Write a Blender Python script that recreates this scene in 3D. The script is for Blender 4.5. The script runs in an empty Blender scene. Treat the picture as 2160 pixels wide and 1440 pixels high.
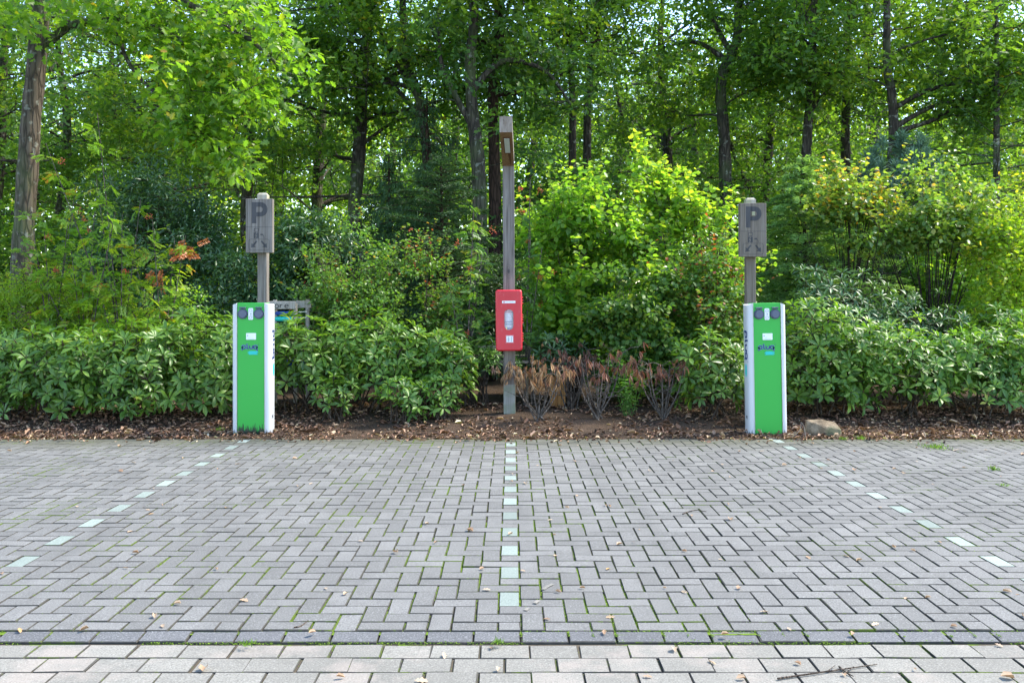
import bpy, math, random
import numpy as np
from mathutils import Vector, Matrix, Quaternion, noise as mnoise

S = bpy.context.scene
COL = S.collection
random.seed(7)
RNG = np.random.default_rng(7)

# ------------------------------------------------------------------ camera, world, sun, exposure
F = 1918.0; CAMZ = 1.5336; HY = 622.0
cam = bpy.data.objects.new('camera', bpy.data.cameras.new('camera'))
COL.objects.link(cam)
cam.location = (0, 0, CAMZ)
cam.rotation_euler = (math.radians(90), 0, 0)
cam.data.sensor_width = 36
cam.data.lens = 36 * F / 2160
cam.data.shift_y = -(720 - HY) / 2160
cam.data.clip_start = 0.05
cam.data.clip_end = 1000
S.camera = cam

SUN_EL, SUN_AZ = math.radians(50), math.radians(72)      # azimuth clockwise from +y (behind the trees) towards +x
w = bpy.data.worlds.new('World'); S.world = w; w.use_nodes = True
nt = w.node_tree; nt.nodes.clear()
sky = nt.nodes.new('ShaderNodeTexSky'); sky.sky_type = 'NISHITA'; sky.sun_disc = False
sky.sun_elevation = SUN_EL; sky.sun_rotation = SUN_AZ
sky.air_density = 1.0; sky.dust_density = 0.5; sky.ozone_density = 1.5
bg = nt.nodes.new('ShaderNodeBackground'); bg.inputs['Strength'].default_value = 0.15
wo = nt.nodes.new('ShaderNodeOutputWorld')
nt.links.new(sky.outputs[0], bg.inputs[0]); nt.links.new(bg.outputs[0], wo.inputs[0])
sl = bpy.data.lights.new('sun', 'SUN'); sl.energy = 2.3; sl.angle = math.radians(11); sl.color = (1.0, 0.93, 0.80)
so = bpy.data.objects.new('sun', sl); COL.objects.link(so)
sd = Vector((math.cos(SUN_EL) * math.sin(SUN_AZ), math.cos(SUN_EL) * math.cos(SUN_AZ), math.sin(SUN_EL)))
so.rotation_euler = sd.to_track_quat('Z', 'Y').to_euler()
S.view_settings.view_transform = 'Standard'
S.view_settings.look = 'None'
S.view_settings.gamma = 1
S.view_settings.use_curve_mapping = False
S.view_settings.exposure = 2.12
S.render.engine = 'CYCLES'
S.cycles.max_bounces = 12; S.cycles.diffuse_bounces = 8; S.cycles.transmission_bounces = 6
S.cycles.glossy_bounces = 2; S.cycles.transparent_max_bounces = 4
S.cycles.sample_clamp_indirect = 6

def wp(px, py, d):                       # a point of the place from where it was surveyed
    return ((px - 1080) / F * d, d, CAMZ - (py - HY) * d / F)

# ------------------------------------------------------------------ materials
def newmat(name):
    m = bpy.data.materials.new(name); m.use_nodes = True
    n = m.node_tree; n.nodes.clear()
    out = n.nodes.new('ShaderNodeOutputMaterial')
    return m, n, out
def N(n, t, **kw):
    x = n.nodes.new(t)
    for k, v in kw.items():
        if hasattr(x, k): setattr(x, k, v)
        else: x.inputs[k].default_value = v
    return x
def ramp(n, fac, stops, interp='LINEAR'):
    r = n.nodes.new('ShaderNodeValToRGB'); e = r.color_ramp.elements
    r.color_ramp.interpolation = interp
    while len(e) < len(stops): e.new(0.5)
    for i, (p, c) in enumerate(stops):
        e[i].position = p; e[i].color = (*c, 1) if len(c) == 3 else c
    if fac is not None: n.links.new(fac, r.inputs[0])
    return r
def mixc(n, f, a, b, mode='MIX'):
    m = n.nodes.new('ShaderNodeMix'); m.data_type = 'RGBA'; m.blend_type = mode
    for s, v in ((0, f), (6, a), (7, b)):
        if isinstance(v, (int, float)): m.inputs[s].default_value = v
        elif isinstance(v, tuple): m.inputs[s].default_value = (*v, 1)
        else: n.links.new(v, m.inputs[s])
    return m.outputs[2]
def mth(n, op, a, b=0.0):
    m = n.nodes.new('ShaderNodeMath'); m.operation = op
    for s, v in ((0, a), (1, b)):
        if isinstance(v, (int, float)): m.inputs[s].default_value = v
        else: n.links.new(v, m.inputs[s])
    return m.outputs[0]
def bsdf(n, out, col, rough=.6, metal=0, spec=.5, bump=None, bstr=.3, bdist=.01):
    b = n.nodes.new('ShaderNodeBsdfPrincipled')
    if isinstance(col, tuple): b.inputs['Base Color'].default_value = (*col, 1)
    else: n.links.new(col, b.inputs['Base Color'])
    if isinstance(rough, (int, float)): b.inputs['Roughness'].default_value = rough
    else: n.links.new(rough, b.inputs['Roughness'])
    b.inputs['Metallic'].default_value = metal; b.inputs['Specular IOR Level'].default_value = spec
    if bump is not None:
        bu = n.nodes.new('ShaderNodeBump'); bu.inputs['Strength'].default_value = bstr; bu.inputs['Distance'].default_value = bdist
        n.links.new(bump, bu.inputs['Height']); n.links.new(bu.outputs[0], b.inputs['Normal'])
    n.links.new(b.outputs[0], out.inputs[0]); return b
def coord(n, kind='Object', scale=(1, 1, 1)):
    t = n.nodes.new('ShaderNodeTexCoord'); mp = n.nodes.new('ShaderNodeMapping'); mp.inputs['Scale'].default_value = scale
    n.links.new(t.outputs[kind], mp.inputs[0]); return mp.outputs[0]
def noise(n, vec, scale, detail=3, rough=.5, dist=0):
    x = n.nodes.new('ShaderNodeTexNoise'); x.inputs['Scale'].default_value = scale; x.inputs['Detail'].default_value = detail
    x.inputs['Roughness'].default_value = rough; x.inputs['Distortion'].default_value = dist
    if vec is not None: n.links.new(vec, x.inputs['Vector'])
    return x.outputs[0]
def rndval(n):                            # per-leaf or per-stone number, shifted per object
    a = n.nodes.new('ShaderNodeAttribute'); a.attribute_name = 'rnd'
    o = n.nodes.new('ShaderNodeObjectInfo')
    return mth(n, 'FRACT', mth(n, 'ADD', a.outputs['Fac'], o.outputs['Random']))
def leafmat(name, stops, trans=.42, rough=.42, spec=.5, tboost=(1.9, 2.0, .7), objshift=False):
    m, n, out = newmat(name)
    a = n.nodes.new('ShaderNodeAttribute'); a.attribute_name = 'rnd'
    fac = a.outputs['Fac']
    if objshift:
        o = n.nodes.new('ShaderNodeObjectInfo')
        fac = mth(n, 'ADD', mth(n, 'MULTIPLY', fac, .72), mth(n, 'MULTIPLY', o.outputs['Random'], .27))
    r = ramp(n, fac, [(p, tuple(min(.6, x * 1.08) for x in c)) for p, c in stops])
    b = n.nodes.new('ShaderNodeBsdfPrincipled'); n.links.new(r.outputs[0], b.inputs['Base Color'])
    b.inputs['Roughness'].default_value = rough; b.inputs['Specular IOR Level'].default_value = spec
    t = n.nodes.new('ShaderNodeBsdfTranslucent')
    tc = mixc(n, 1.0, r.outputs[0], tboost, 'MULTIPLY'); n.links.new(tc, t.inputs[0])
    mx = n.nodes.new('ShaderNodeMixShader'); mx.inputs[0].default_value = trans
    n.links.new(b.outputs[0], mx.inputs[1]); n.links.new(t.outputs[0], mx.inputs[2]); n.links.new(mx.outputs[0], out.inputs[0])
    return m
M = {}
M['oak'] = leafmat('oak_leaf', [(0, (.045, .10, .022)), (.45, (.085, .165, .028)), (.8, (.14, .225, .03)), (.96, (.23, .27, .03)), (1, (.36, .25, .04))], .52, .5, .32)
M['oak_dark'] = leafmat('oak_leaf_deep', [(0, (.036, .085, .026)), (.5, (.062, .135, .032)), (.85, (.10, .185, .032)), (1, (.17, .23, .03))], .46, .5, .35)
M['oak_bright'] = leafmat('oak_leaf_light', [(0, (.06, .14, .022)), (.5, (.12, .22, .022)), (.86, (.18, .26, .025)), (.95, (.30, .24, .03)), (1, (.36, .16, .03))], .55)
M['hazel'] = leafmat('hazel_leaf', [(0, (.07, .16, .03)), (.4, (.13, .25, .035)), (.75, (.20, .32, .04)), (1, (.30, .36, .045))], .55)
M['thorn'] = leafmat('thicket_leaf', [(0, (.06, .14, .03)), (.5, (.11, .215, .04)), (.9, (.13, .21, .03)), (.97, (.26, .18, .04)), (1, (.25, .06, .03))], .42)
M['yellow'] = leafmat('yellow_leaf', [(0, (.12, .22, .03)), (.5, (.22, .32, .03)), (.85, (.32, .36, .035)), (1, (.40, .25, .03))], .55)
M['dog'] = leafmat('dogwood_leaf', [(0, (.06, .13, .035)), (.4, (.12, .21, .05)), (.7, (.19, .27, .05)), (.93, (.30, .30, .06)), (1, (.42, .25, .04))], .48, .35, .6)
M['rowan'] = leafmat('rowan_leaf', [(0, (.11, .22, .03)), (.5, (.19, .30, .035)), (.88, (.28, .34, .035)), (.96, (.38, .2, .03)), (1, (.42, .1, .03))], .5)
M['laurel'] = leafmat('laurel_leaf', [(0, (.03, .075, .036)), (.5, (.045, .105, .042)), (1, (.08, .15, .05))], .25, .34, .5)
M['conifer'] = leafmat('conifer_needle', [(0, (.03, .07, .028)), (.6, (.05, .105, .035)), (1, (.08, .15, .045))], .15, .6, .3)
M['hemlock'] = leafmat('hemlock_needle', [(0, (.11, .21, .08)), (.6, (.19, .31, .10)), (1, (.27, .39, .13))], .35, .6, .3)
M['pine'] = leafmat('blue_pine_needle', [(0, (.10, .19, .13)), (1, (.2, .31, .22))], .2, .6, .3)
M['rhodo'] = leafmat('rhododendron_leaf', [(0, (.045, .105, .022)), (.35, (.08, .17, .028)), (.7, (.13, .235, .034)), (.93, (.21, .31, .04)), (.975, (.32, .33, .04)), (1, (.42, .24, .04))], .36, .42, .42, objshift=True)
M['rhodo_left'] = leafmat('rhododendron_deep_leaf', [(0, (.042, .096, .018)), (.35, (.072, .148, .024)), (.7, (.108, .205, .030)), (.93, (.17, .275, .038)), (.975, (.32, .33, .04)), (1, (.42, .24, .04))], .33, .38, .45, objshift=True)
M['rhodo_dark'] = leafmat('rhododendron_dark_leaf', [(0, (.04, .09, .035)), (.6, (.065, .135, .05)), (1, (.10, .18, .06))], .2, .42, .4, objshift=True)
M['herb'] = leafmat('herb_leaf', [(0, (.05, .14, .03)), (1, (.11, .24, .05))], .4)
M['dead'] = leafmat('dead_leaf', [(0, (.14, .07, .035)), (.35, (.29, .18, .09)), (.8, (.46, .31, .17)), (1, (.56, .42, .25))], .2, .6, .3, tboost=(1.2, .9, .6), objshift=True)
M['dead_red'] = leafmat('dead_red_leaf', [(0, (.09, .04, .028)), (.4, (.18, .085, .055)), (.8, (.30, .15, .10)), (1, (.42, .26, .17))], .2, .6, .3, tboost=(1.2, .9, .6), objshift=True)
M['litter'] = leafmat('leaf_litter', [(0, (.05, .03, .022)), (.3, (.14, .075, .048)), (.6, (.25, .14, .09)), (.86, (.38, .25, .17)), (.96, (.5, .35, .22)), (1, (.55, .5, .35))], .05, .75, .25)
M['fallen'] = leafmat('fallen_leaf', [(0, (.24, .14, .08)), (.4, (.36, .25, .16)), (.75, (.42, .33, .24)), (.92, (.45, .24, .06)), (1, (.3, .28, .08))], .15, .6, .3, tboost=(1.1, 1, .8), objshift=True)
M['orange'] = leafmat('orange_leaf', [(0, (.42, .09, .03)), (1, (.6, .2, .05))], .3, tboost=(1.4, 1, .6))
M['berry'] = leafmat('berry', [(0, (.4, .04, .02)), (1, (.65, .13, .03))], .05, .3, .6, tboost=(1, 1, 1))
M['moss'] = leafmat('moss', [(0, (.05, .09, .015)), (.5, (.10, .18, .02)), (1, (.2, .3, .03))], .25, .8, .2)
M['grass'] = leafmat('grass', [(0, (.06, .13, .02)), (1, (.16, .26, .04))], .4, .5, .4)

def bark(name, c0, c1, moss=.0, sc=1.0):
    m, n, out = newmat(name)
    v = coord(n, 'Object', (14 * sc, 14 * sc, 2.6 * sc))
    vo = n.nodes.new('ShaderNodeTexVoronoi'); vo.feature = 'DISTANCE_TO_EDGE'; vo.inputs['Scale'].default_value = 1.6
    nz = noise(n, v, 1.3, 5, .6)
    mv = mixc(n, .35, v, nz); n.links.new(mv, vo.inputs['Vector'])
    edge = ramp(n, vo.outputs['Distance'], [(0, (0, 0, 0)), (.22, (1, 1, 1))])
    c = mixc(n, nz, c0, c1)
    c = mixc(n, mth(n, 'MULTIPLY', edge.outputs[0], .75), tuple(x * .45 for x in c0), c)
    if moss > 0:
        v2 = coord(n, 'Object'); mz = ramp(n, noise(n, v2, 1.4, 4), [(.5 - moss * .2, (0, 0, 0)), (.66, (1, 1, 1))])
        c = mixc(n, mth(n, 'MULTIPLY', mz.outputs[0], .55), c, (.09, .13, .04))
        lz = ramp(n, noise(n, v2, 9, 3), [(.6, (0, 0, 0)), (.68, (1, 1, 1))])
        c = mixc(n, mth(n, 'MULTIPLY', lz.outputs[0], .5), c, (.30, .31, .26))
    bsdf(n, out, c, .9, spec=.2, bump=mth(n, 'ADD', edge.outputs[0], mth(n, 'MULTIPLY', nz, .6)), bstr=.8, bdist=.015)
    return m
M['bark_near'] = bark('bark_greybrown', (.095, .075, .055), (.18, .142, .105), .1)
M['bark'] = bark('bark_dark', (.06, .048, .038), (.12, .10, .078), .2)
M['bark_red'] = bark('bark_red_brown', (.05, .03, .022), (.11, .065, .045), 0)
M['twig'] = bark('twig_bark', (.09, .065, .05), (.19, .15, .115), 0, 3)
M['twig_pale'] = bark('twig_pale_bark', (.16, .13, .11), (.28, .24, .2), 0, 3)
M['twig_dark'] = bark('twig_dark_bark', (.05, .035, .028), (.10, .075, .06), 0, 3)
M['moss_bark'] = bark('mossy_bark', (.05, .06, .02), (.10, .11, .035), .5)

def woodmat(name, a, b, scale=1.0, stain=None):
    m, n, out = newmat(name)
    v = coord(n, 'Object', (38 * scale, 38 * scale, 1.6 * scale))
    g = noise(n, v, 1.0, 6, .62, .6)
    v2 = coord(n, 'Object', (5, 5, 1.1)); g2 = noise(n, v2, 1.5, 3, .5, .3)
    c = mixc(n, ramp(n, g, [(.38, (0, 0, 0)), (.6, (1, 1, 1))]).outputs[0], a, b)
    c = mixc(n, mth(n, 'MULTIPLY', g2, .5), c, tuple(x * .62 for x in a))
    cr = ramp(n, noise(n, coord(n, 'Object', (60, 60, .9)), 1.2, 2, .5), [(.28, (1, 1, 1)), (.34, (0, 0, 0))])
    c = mixc(n, mth(n, 'MULTIPLY', cr.outputs[0], .6), c, tuple(x * .3 for x in a))
    if stain:
        c = mixc(n, ramp(n, noise(n, coord(n), 6, 3), [(.42, (0, 0, 0)), (.62, (1, 1, 1))]).outputs[0], c, stain)
    bsdf(n, out, c, .85, spec=.25, bump=g, bstr=.35, bdist=.004)
    return m
M['wood'] = woodmat('weathered_timber', (.125, .106, .09), (.27, .238, .207))
M['wood_warm'] = woodmat('weathered_brown_timber', (.13, .104, .08), (.235, .197, .158))
M['wood_low'] = woodmat('mossy_timber', (.26, .25, .22), (.38, .37, .34), 1, (.20, .23, .15))
M['wood_brown'] = woodmat('sheltered_timber', (.20, .12, .06), (.33, .21, .12))
M['wood_end'] = woodmat('timber_end_grain', (.24, .19, .15), (.36, .31, .27), .6)
M['wood_top'] = woodmat('mossy_post_top', (.34, .30, .22), (.44, .41, .33), 1, (.28, .29, .15))
M['wood_tan'] = woodmat('tan_timber', (.36, .27, .19), (.5, .4, .3))
M['wood_play'] = woodmat('bleached_pole', (.33, .28, .23), (.48, .42, .36))
M['wood_orange'] = woodmat('orange_timber', (.34, .16, .05), (.5, .27, .1))
def plain(name, col, rough=.5, metal=0, spec=.5, var=.06, sc=8, bstr=.0):
    m, n, out = newmat(name)
    z = noise(n, coord(n), sc, 4)
    c = mixc(n, z, tuple(x * (1 - var) for x in col), tuple(min(1, x * (1 + var)) for x in col))
    bsdf(n, out, c, rough, metal, spec, bump=z if bstr else None, bstr=bstr)
    return m
M['engrave'] = woodmat('scorched_engraving', (.045, .043, .045), (.10, .095, .095))
M['alu'] = plain('aluminium', (.5, .5, .53), .35, .9)
M['navy'] = plain('navy_print', (.014, .035, .15), .5)
M['halo'] = plain('pale_print_edge', (.16, .42, .36), .5)
M['teal'] = plain('teal_print', (.02, .55, .5), .5)
M['black'] = plain('black_plastic', (.015, .016, .018), .45)
M['socket'] = plain('slate_plastic', (.055, .07, .11), .45)
M['socket_in'] = plain('slate_plastic_lid', (.085, .10, .15), .4)
M['white'] = plain('white_plastic', (.78, .79, .80), .4, var=.02)
M['grey'] = plain('grey_plastic', (.42, .43, .45), .5)
M['redprint'] = plain('red_print', (.55, .05, .05), .5)
M['yellowtag'] = plain('yellow_tag', (.75, .6, .03), .5)
M['blueprint'] = plain('faded_blue_print', (.25, .33, .55), .5)
M['greenprint'] = plain('pale_green_print', (.5, .75, .5), .5)
M['rust'] = plain('rusty_metal', (.11, .045, .02), .8, .2, var=.4, sc=40)
M['blue'] = plain('blue_roll', (.01, .05, .27), .5)
M['roll_teal'] = plain('teal_roll', (.02, .5, .4), .45)
M['rope'] = plain('pale_cord', (.65, .65, .6), .7)
M['cable'] = plain('dark_cable', (.05, .05, .045), .6)

def green_panel():
    m, n, out = newmat('green_coating')
    t = n.nodes.new('ShaderNodeTexCoord'); sp = n.nodes.new('ShaderNodeSeparateXYZ'); n.links.new(t.outputs['Object'], sp.inputs[0])
    z1 = noise(n, coord(n, 'Object', (90, 90, 12)), 1, 5, .65)
    edge = mth(n, 'SUBTRACT', mth(n, 'ADD', mth(n, 'MULTIPLY', z1, .3), -.055), sp.outputs[2])
    mask = ramp(n, mth(n, 'MULTIPLY', edge, 22), [(.1, (0, 0, 0)), (.8, (1, 1, 1))])
    c = mixc(n, noise(n, coord(n), 3, 3), (.034, .37, .048), (.040, .40, .056))
    sp2 = ramp(n, noise(n, coord(n, 'Object', (60, 60, 60)), 1, 2), [(.76, (0, 0, 0)), (.8, (1, 1, 1))])
    c = mixc(n, mth(n, 'MULTIPLY', sp2.outputs[0], .4), c, (.3, .6, .3))
    c2 = mixc(n, mask.outputs[0], c, (.02, .035, .02))
    bsdf(n, out, c2, .42, spec=.4)
    return m
def green_clean():
    m, n, out = newmat('green_coating_clean')
    t = n.nodes.new('ShaderNodeTexCoord'); sp = n.nodes.new('ShaderNodeSeparateXYZ'); n.links.new(t.outputs['Object'], sp.inputs[0])
    z1 = noise(n, coord(n, 'Object', (60, 60, 12)), 1, 5, .65)
    mask = ramp(n, mth(n, 'MULTIPLY', mth(n, 'SUBTRACT', mth(n, 'ADD', mth(n, 'MULTIPLY', z1, .2), -.07), sp.outputs[2]), 22), [(.1, (0, 0, 0)), (1, (1, 1, 1))])
    c = mixc(n, noise(n, coord(n), 3, 3), (.034, .37, .048), (.040, .40, .056))
    bsdf(n, out, mixc(n, mask.outputs[0], c, (.06, .2, .05)), .42, spec=.4)
    return m
M['green'] = green_panel(); M['green2'] = green_clean()
def shellmat():
    m, n, out = newmat('white_coated_shell')
    t = n.nodes.new('ShaderNodeTexCoord'); sp = n.nodes.new('ShaderNodeSeparateXYZ'); n.links.new(t.outputs['Object'], sp.inputs[0])
    z1 = noise(n, coord(n, 'Object', (50, 50, 9)), 1, 5, .65)
    mask = ramp(n, mth(n, 'MULTIPLY', mth(n, 'SUBTRACT', mth(n, 'ADD', mth(n, 'MULTIPLY', z1, .22), -.07), sp.outputs[2]), 22), [(.1, (0, 0, 0)), (.9, (1, 1, 1))])
    c = mixc(n, noise(n, coord(n, 'Object', (1, 1, .4)), 9, 4), (.53, .53, .53), (.60, .60, .60))
    bsdf(n, out, mixc(n, mask.outputs[0], c, (.18, .18, .14)), .4, spec=.45)
    return m
M['shell'] = shellmat()
def redmat():
    m, n, out = newmat('sun_faded_red_plastic')
    t = n.nodes.new('ShaderNodeTexCoord'); sp = n.nodes.new('ShaderNodeSeparateXYZ'); n.links.new(t.outputs['Object'], sp.inputs[0])
    g = ramp(n, mth(n, 'ADD', noise(n, coord(n), 2.2, 3), .1), [(.3, (.47, .012, .022)), (.75, (.57, .024, .036))])
    c = mixc(n, ramp(n, noise(n, coord(n, 'Object', (3, 3, 1)), 14, 4), [(.62, (0, 0, 0)), (.8, (1, 1, 1))]).outputs[0], g.outputs[0], (.52, .09, .10))
    bsdf(n, out, c, .38, spec=.5)
    return m
M['red'] = redmat()
def glassmat():
    m, n, out = newmat('clear_window_plastic')
    b = bsdf(n, out, (.8, .82, .85), .15, spec=.5); b.inputs['Alpha'].default_value = .22
    return m
M['window'] = glassmat()
M['lampglass'] = plain('frosted_lamp_glass', (.55, .62, .62), .25)

def paver(name, base, var, speck, mossy=.0, sand=False, rough=.85):
    m, n, out = newmat(name)
    r = rndval(n)
    g = n.nodes.new('ShaderNodeNewGeometry')
    c = mixc(n, r, tuple(x * (1 - var) for x in base), tuple(x * (1 + var) for x in base))
    f1 = noise(n, g.outputs['Position'], 130, 3, .75)
    f2 = noise(n, g.outputs['Position'], 90, 3, .6)
    c = mixc(n, ramp(n, f1, [(.34, (1, 1, 1)), (.5, (0, 0, 0))]).outputs[0], c, tuple(x * .6 for x in base))
    c = mixc(n, ramp(n, f1, [(.56, (0, 0, 0)), (.68, (1, 1, 1))]).outputs[0], c, speck)
    big = noise(n, g.outputs['Position'], .9, 4, .6)
    c = mixc(n, mth(n, 'MULTIPLY', ramp(n, big, [(.42, (1, 1, 1)), (.6, (0, 0, 0))]).outputs[0], .22), c, tuple(x * .55 for x in base))
    st = noise(n, g.outputs['Position'], 5, 4, .65)
    c = mixc(n, mth(n, 'MULTIPLY', ramp(n, st, [(.55, (0, 0, 0)), (.75, (1, 1, 1))]).outputs[0], .35), c, tuple(x * .6 for x in base))
    if mossy:
        sp = n.nodes.new('ShaderNodeSeparateXYZ'); n.links.new(g.outputs['Position'], sp.inputs[0])
        # algae and washed soil along the planted edge
        k = ramp(n, mth(n, 'ADD', mth(n, 'MULTIPLY', mth(n, 'SUBTRACT', sp.outputs[1], 8.6), .75), mth(n, 'MULTIPLY', big, .6)), [(.55, (0, 0, 0)), (1.0, (1, 1, 1))])
        c = mixc(n, mth(n, 'MULTIPLY', k.outputs[0], mossy), c, (.075, .074, .045))
        tr = noise(n, mixc(n, 1.0, g.outputs['Position'], (2.6, .22, 1), 'MULTIPLY'), 1, 4, .6)
        c = mixc(n, mth(n, 'MULTIPLY', ramp(n, tr, [(.5, (0, 0, 0)), (.66, (1, 1, 1))]).outputs[0], .28), c, tuple(x * .5 for x in base))
        lt = noise(n, g.outputs['Position'], 2.1, 4, .7)
        c = mixc(n, mth(n, 'MULTIPLY', ramp(n, lt, [(.56, (0, 0, 0)), (.7, (1, 1, 1))]).outputs[0], .25), c, tuple(x * 1.5 for x in base))
    if sand:
        k = ramp(n, noise(n, g.outputs['Position'], 2.2, 5, .7), [(.5, (0, 0, 0)), (.62, (1, 1, 1))])
        c = mixc(n, mth(n, 'MULTIPLY', k.outputs[0], .35), c, (.34, .28, .24))
    bsdf(n, out, c, rough, spec=.3, bump=mth(n, 'ADD', f1, f2), bstr=.5, bdist=.002)
    return m
M['paver'] = paver('grey_concrete_paver', (.152, .148, .139), .18, (.29, .288, .28), .75)
M['paver_edge'] = paver('edge_concrete_paver', (.115, .115, .117), .12, (.26, .26, .26))
M['paver_green'] = paver('mint_marker_paver', (.225, .265, .235), .25, (.31, .35, .31))
M['paver_light'] = paver('pale_concrete_paver', (.20, .19, .165), .13, (.32, .305, .27), sand=True)
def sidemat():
    m, n, out = newmat('soil_and_shade_paver_edge')
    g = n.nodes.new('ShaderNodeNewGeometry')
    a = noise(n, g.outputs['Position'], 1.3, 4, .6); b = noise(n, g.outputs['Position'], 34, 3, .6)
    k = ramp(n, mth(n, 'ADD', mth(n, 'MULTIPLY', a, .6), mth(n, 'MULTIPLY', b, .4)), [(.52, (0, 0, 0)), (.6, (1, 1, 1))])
    c = mixc(n, b, (.035, .033, .028), (.095, .09, .08))  # shade inside the joints is painted into this dark soil tone
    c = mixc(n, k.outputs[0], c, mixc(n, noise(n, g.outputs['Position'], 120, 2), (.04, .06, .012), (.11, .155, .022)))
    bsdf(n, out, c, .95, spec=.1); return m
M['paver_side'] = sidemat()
def jointmat(name, moss_lo, soil=(.035, .03, .022)):
    m, n, out = newmat(name)
    g = n.nodes.new('ShaderNodeNewGeometry')
    a = noise(n, g.outputs['Position'], 1.3, 4, .6); b = noise(n, g.outputs['Position'], 28, 3, .6)
    k = ramp(n, mth(n, 'ADD', mth(n, 'MULTIPLY', a, .55), mth(n, 'MULTIPLY', b, .45)), [(moss_lo, (0, 0, 0)), (moss_lo + .09, (1, 1, 1))])
    c = mixc(n, k.outputs[0], soil, mixc(n, noise(n, g.outputs['Position'], 120, 2), (.05, .09, .012), (.16, .24, .025)))
    bsdf(n, out, c, .95, spec=.1, bump=b, bstr=.6, bdist=.004)
    return m
M['joint'] = jointmat('mossy_joint', .415, (.028, .024, .018))
M['joint2'] = jointmat('sandy_joint', .5, (.09, .075, .055))
def soilmat():
    m, n, out = newmat('woodland_soil')
    g = n.nodes.new('ShaderNodeNewGeometry')
    a = noise(n, g.outputs['Position'], 3, 5, .65); b = noise(n, g.outputs['Position'], 60, 4, .7)
    c = mixc(n, a, (.04, .027, .018), (.14, .10, .07))
    c = mixc(n, ramp(n, b, [(.52, (0, 0, 0)), (.7, (1, 1, 1))]).outputs[0], c, (.20, .125, .085))
    bsdf(n, out, c, .95, spec=.1, bump=mth(n, 'ADD', b, a), bstr=1.0, bdist=.05)
    return m
M['soil'] = soilmat()
def floormat():
    m, n, out = newmat('forest_floor')
    g = n.nodes.new('ShaderNodeNewGeometry')
    a = noise(n, g.outputs['Position'], .8, 5, .65)
    c = mixc(n, ramp(n, a, [(.4, (0, 0, 0)), (.6, (1, 1, 1))]).outputs[0], (.04, .03, .018), (.05, .08, .02))
    bsdf(n, out, c, .95, spec=.1)
    return m
M['floor'] = floormat()
M['verge'] = plain('asphalt', (.06, .06, .062), .9, var=.2, sc=60)
def stonemat():
    m, n, out = newmat('tan_stone')
    v = coord(n); a = noise(n, v, 7, 6, .65); b = noise(n, v, 55, 4)
    c = mixc(n, ramp(n, a, [(.38, (0, 0, 0)), (.6, (1, 1, 1))]).outputs[0], (.12, .088, .055), (.26, .20, .135))
    c = mixc(n, ramp(n, noise(n, v, 4, 4), [(.52, (0, 0, 0)), (.66, (1, 1, 1))]).outputs[0], c, (.13, .13, .07))
    bsdf(n, out, c, .9, spec=.2, bump=mth(n, 'ADD', a, b), bstr=.7, bdist=.012)
    return m
M['stone'] = stonemat()

# ------------------------------------------------------------------ mesh helpers
class MB:
    """collects arrays of verts / faces and links them as ONE mesh object"""
    def __init__(s): s.V = []; s.G = []; s.n = 0
    def add(s, V, F_, mi=0, rnd=0.5, smooth=True):
        V = np.asarray(V, dtype=np.float64).reshape(-1, 3); F_ = np.asarray(F_, dtype=np.int64)
        s.V.append(V); s.G.append((F_ + s.n, mi, np.broadcast_to(np.asarray(rnd, dtype=np.float32), (len(F_),)), smooth)); s.n += len(V)
    def mesh(s, name, mats):
        me = bpy.data.meshes.new(name)
        V = np.concatenate(s.V) if s.V else np.zeros((0, 3))
        me.vertices.add(len(V)); me.vertices.foreach_set('co', V.astype(np.float32).ravel())
        li = np.concatenate([g[0].ravel() for g in s.G]); tot = np.concatenate([np.full(len(g[0]), g[0].shape[1]) for g in s.G])
        st = np.concatenate(([0], np.cumsum(tot)[:-1]))
        me.loops.add(len(li)); me.loops.foreach_set('vertex_index', li.astype(np.int32))
        me.polygons.add(len(tot)); me.polygons.foreach_set('loop_start', st.astype(np.int32))
        try: me.polygons.foreach_set('loop_total', tot.astype(np.int32))
        except Exception: pass
        me.polygons.foreach_set('material_index', np.concatenate([np.full(len(g[0]), g[1]) for g in s.G]).astype(np.int32))
        me.polygons.foreach_set('use_smooth', np.concatenate([np.full(len(g[0]), g[3]) for g in s.G]))
        at = me.attributes.new('rnd', 'FLOAT', 'FACE'); at.data.foreach_set('value', np.concatenate([g[2] for g in s.G]).astype(np.float32))
        for m in mats: me.materials.append(M[m])
        me.update(calc_edges=True); return me
    def obj(s, name, mats, parent=None, loc=None):
        if isinstance(mats, str): mats = [mats]
        o = bpy.data.objects.new(name, s.mesh(name, mats)); COL.objects.link(o)
        if parent: o.parent = parent
        if loc is not None: o.location = loc
        return o
def thing(name, label, cat, loc=(0, 0, 0), rz=0, group=None):
    o = bpy.data.objects.new(name, None); COL.objects.link(o); o.empty_display_size = .1
    o.location = loc; o.rotation_euler = (0, 0, rz); tag(o, label, cat, group); return o
def tag(o, label=None, cat=None, group=None, kind=None):
    for k, v in (('label', label), ('category', cat), ('group', group), ('kind', kind)):
        if v: o[k] = v
    return o
def children(o): return [c for c in o.children]
def dup(root, loc, rz, sc, label, group=None):
    r = root.copy(); COL.objects.link(r); r.location = loc; r.rotation_euler = (0, 0, rz); r.scale = (sc,) * 3
    r['label'] = label
    if group: r['group'] = group
    for ch in list(root.children):
        c = ch.copy(); COL.objects.link(c); c.parent = r
        for g in ch.children:
            d = g.copy(); COL.objects.link(d); d.parent = c
    return r

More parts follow.
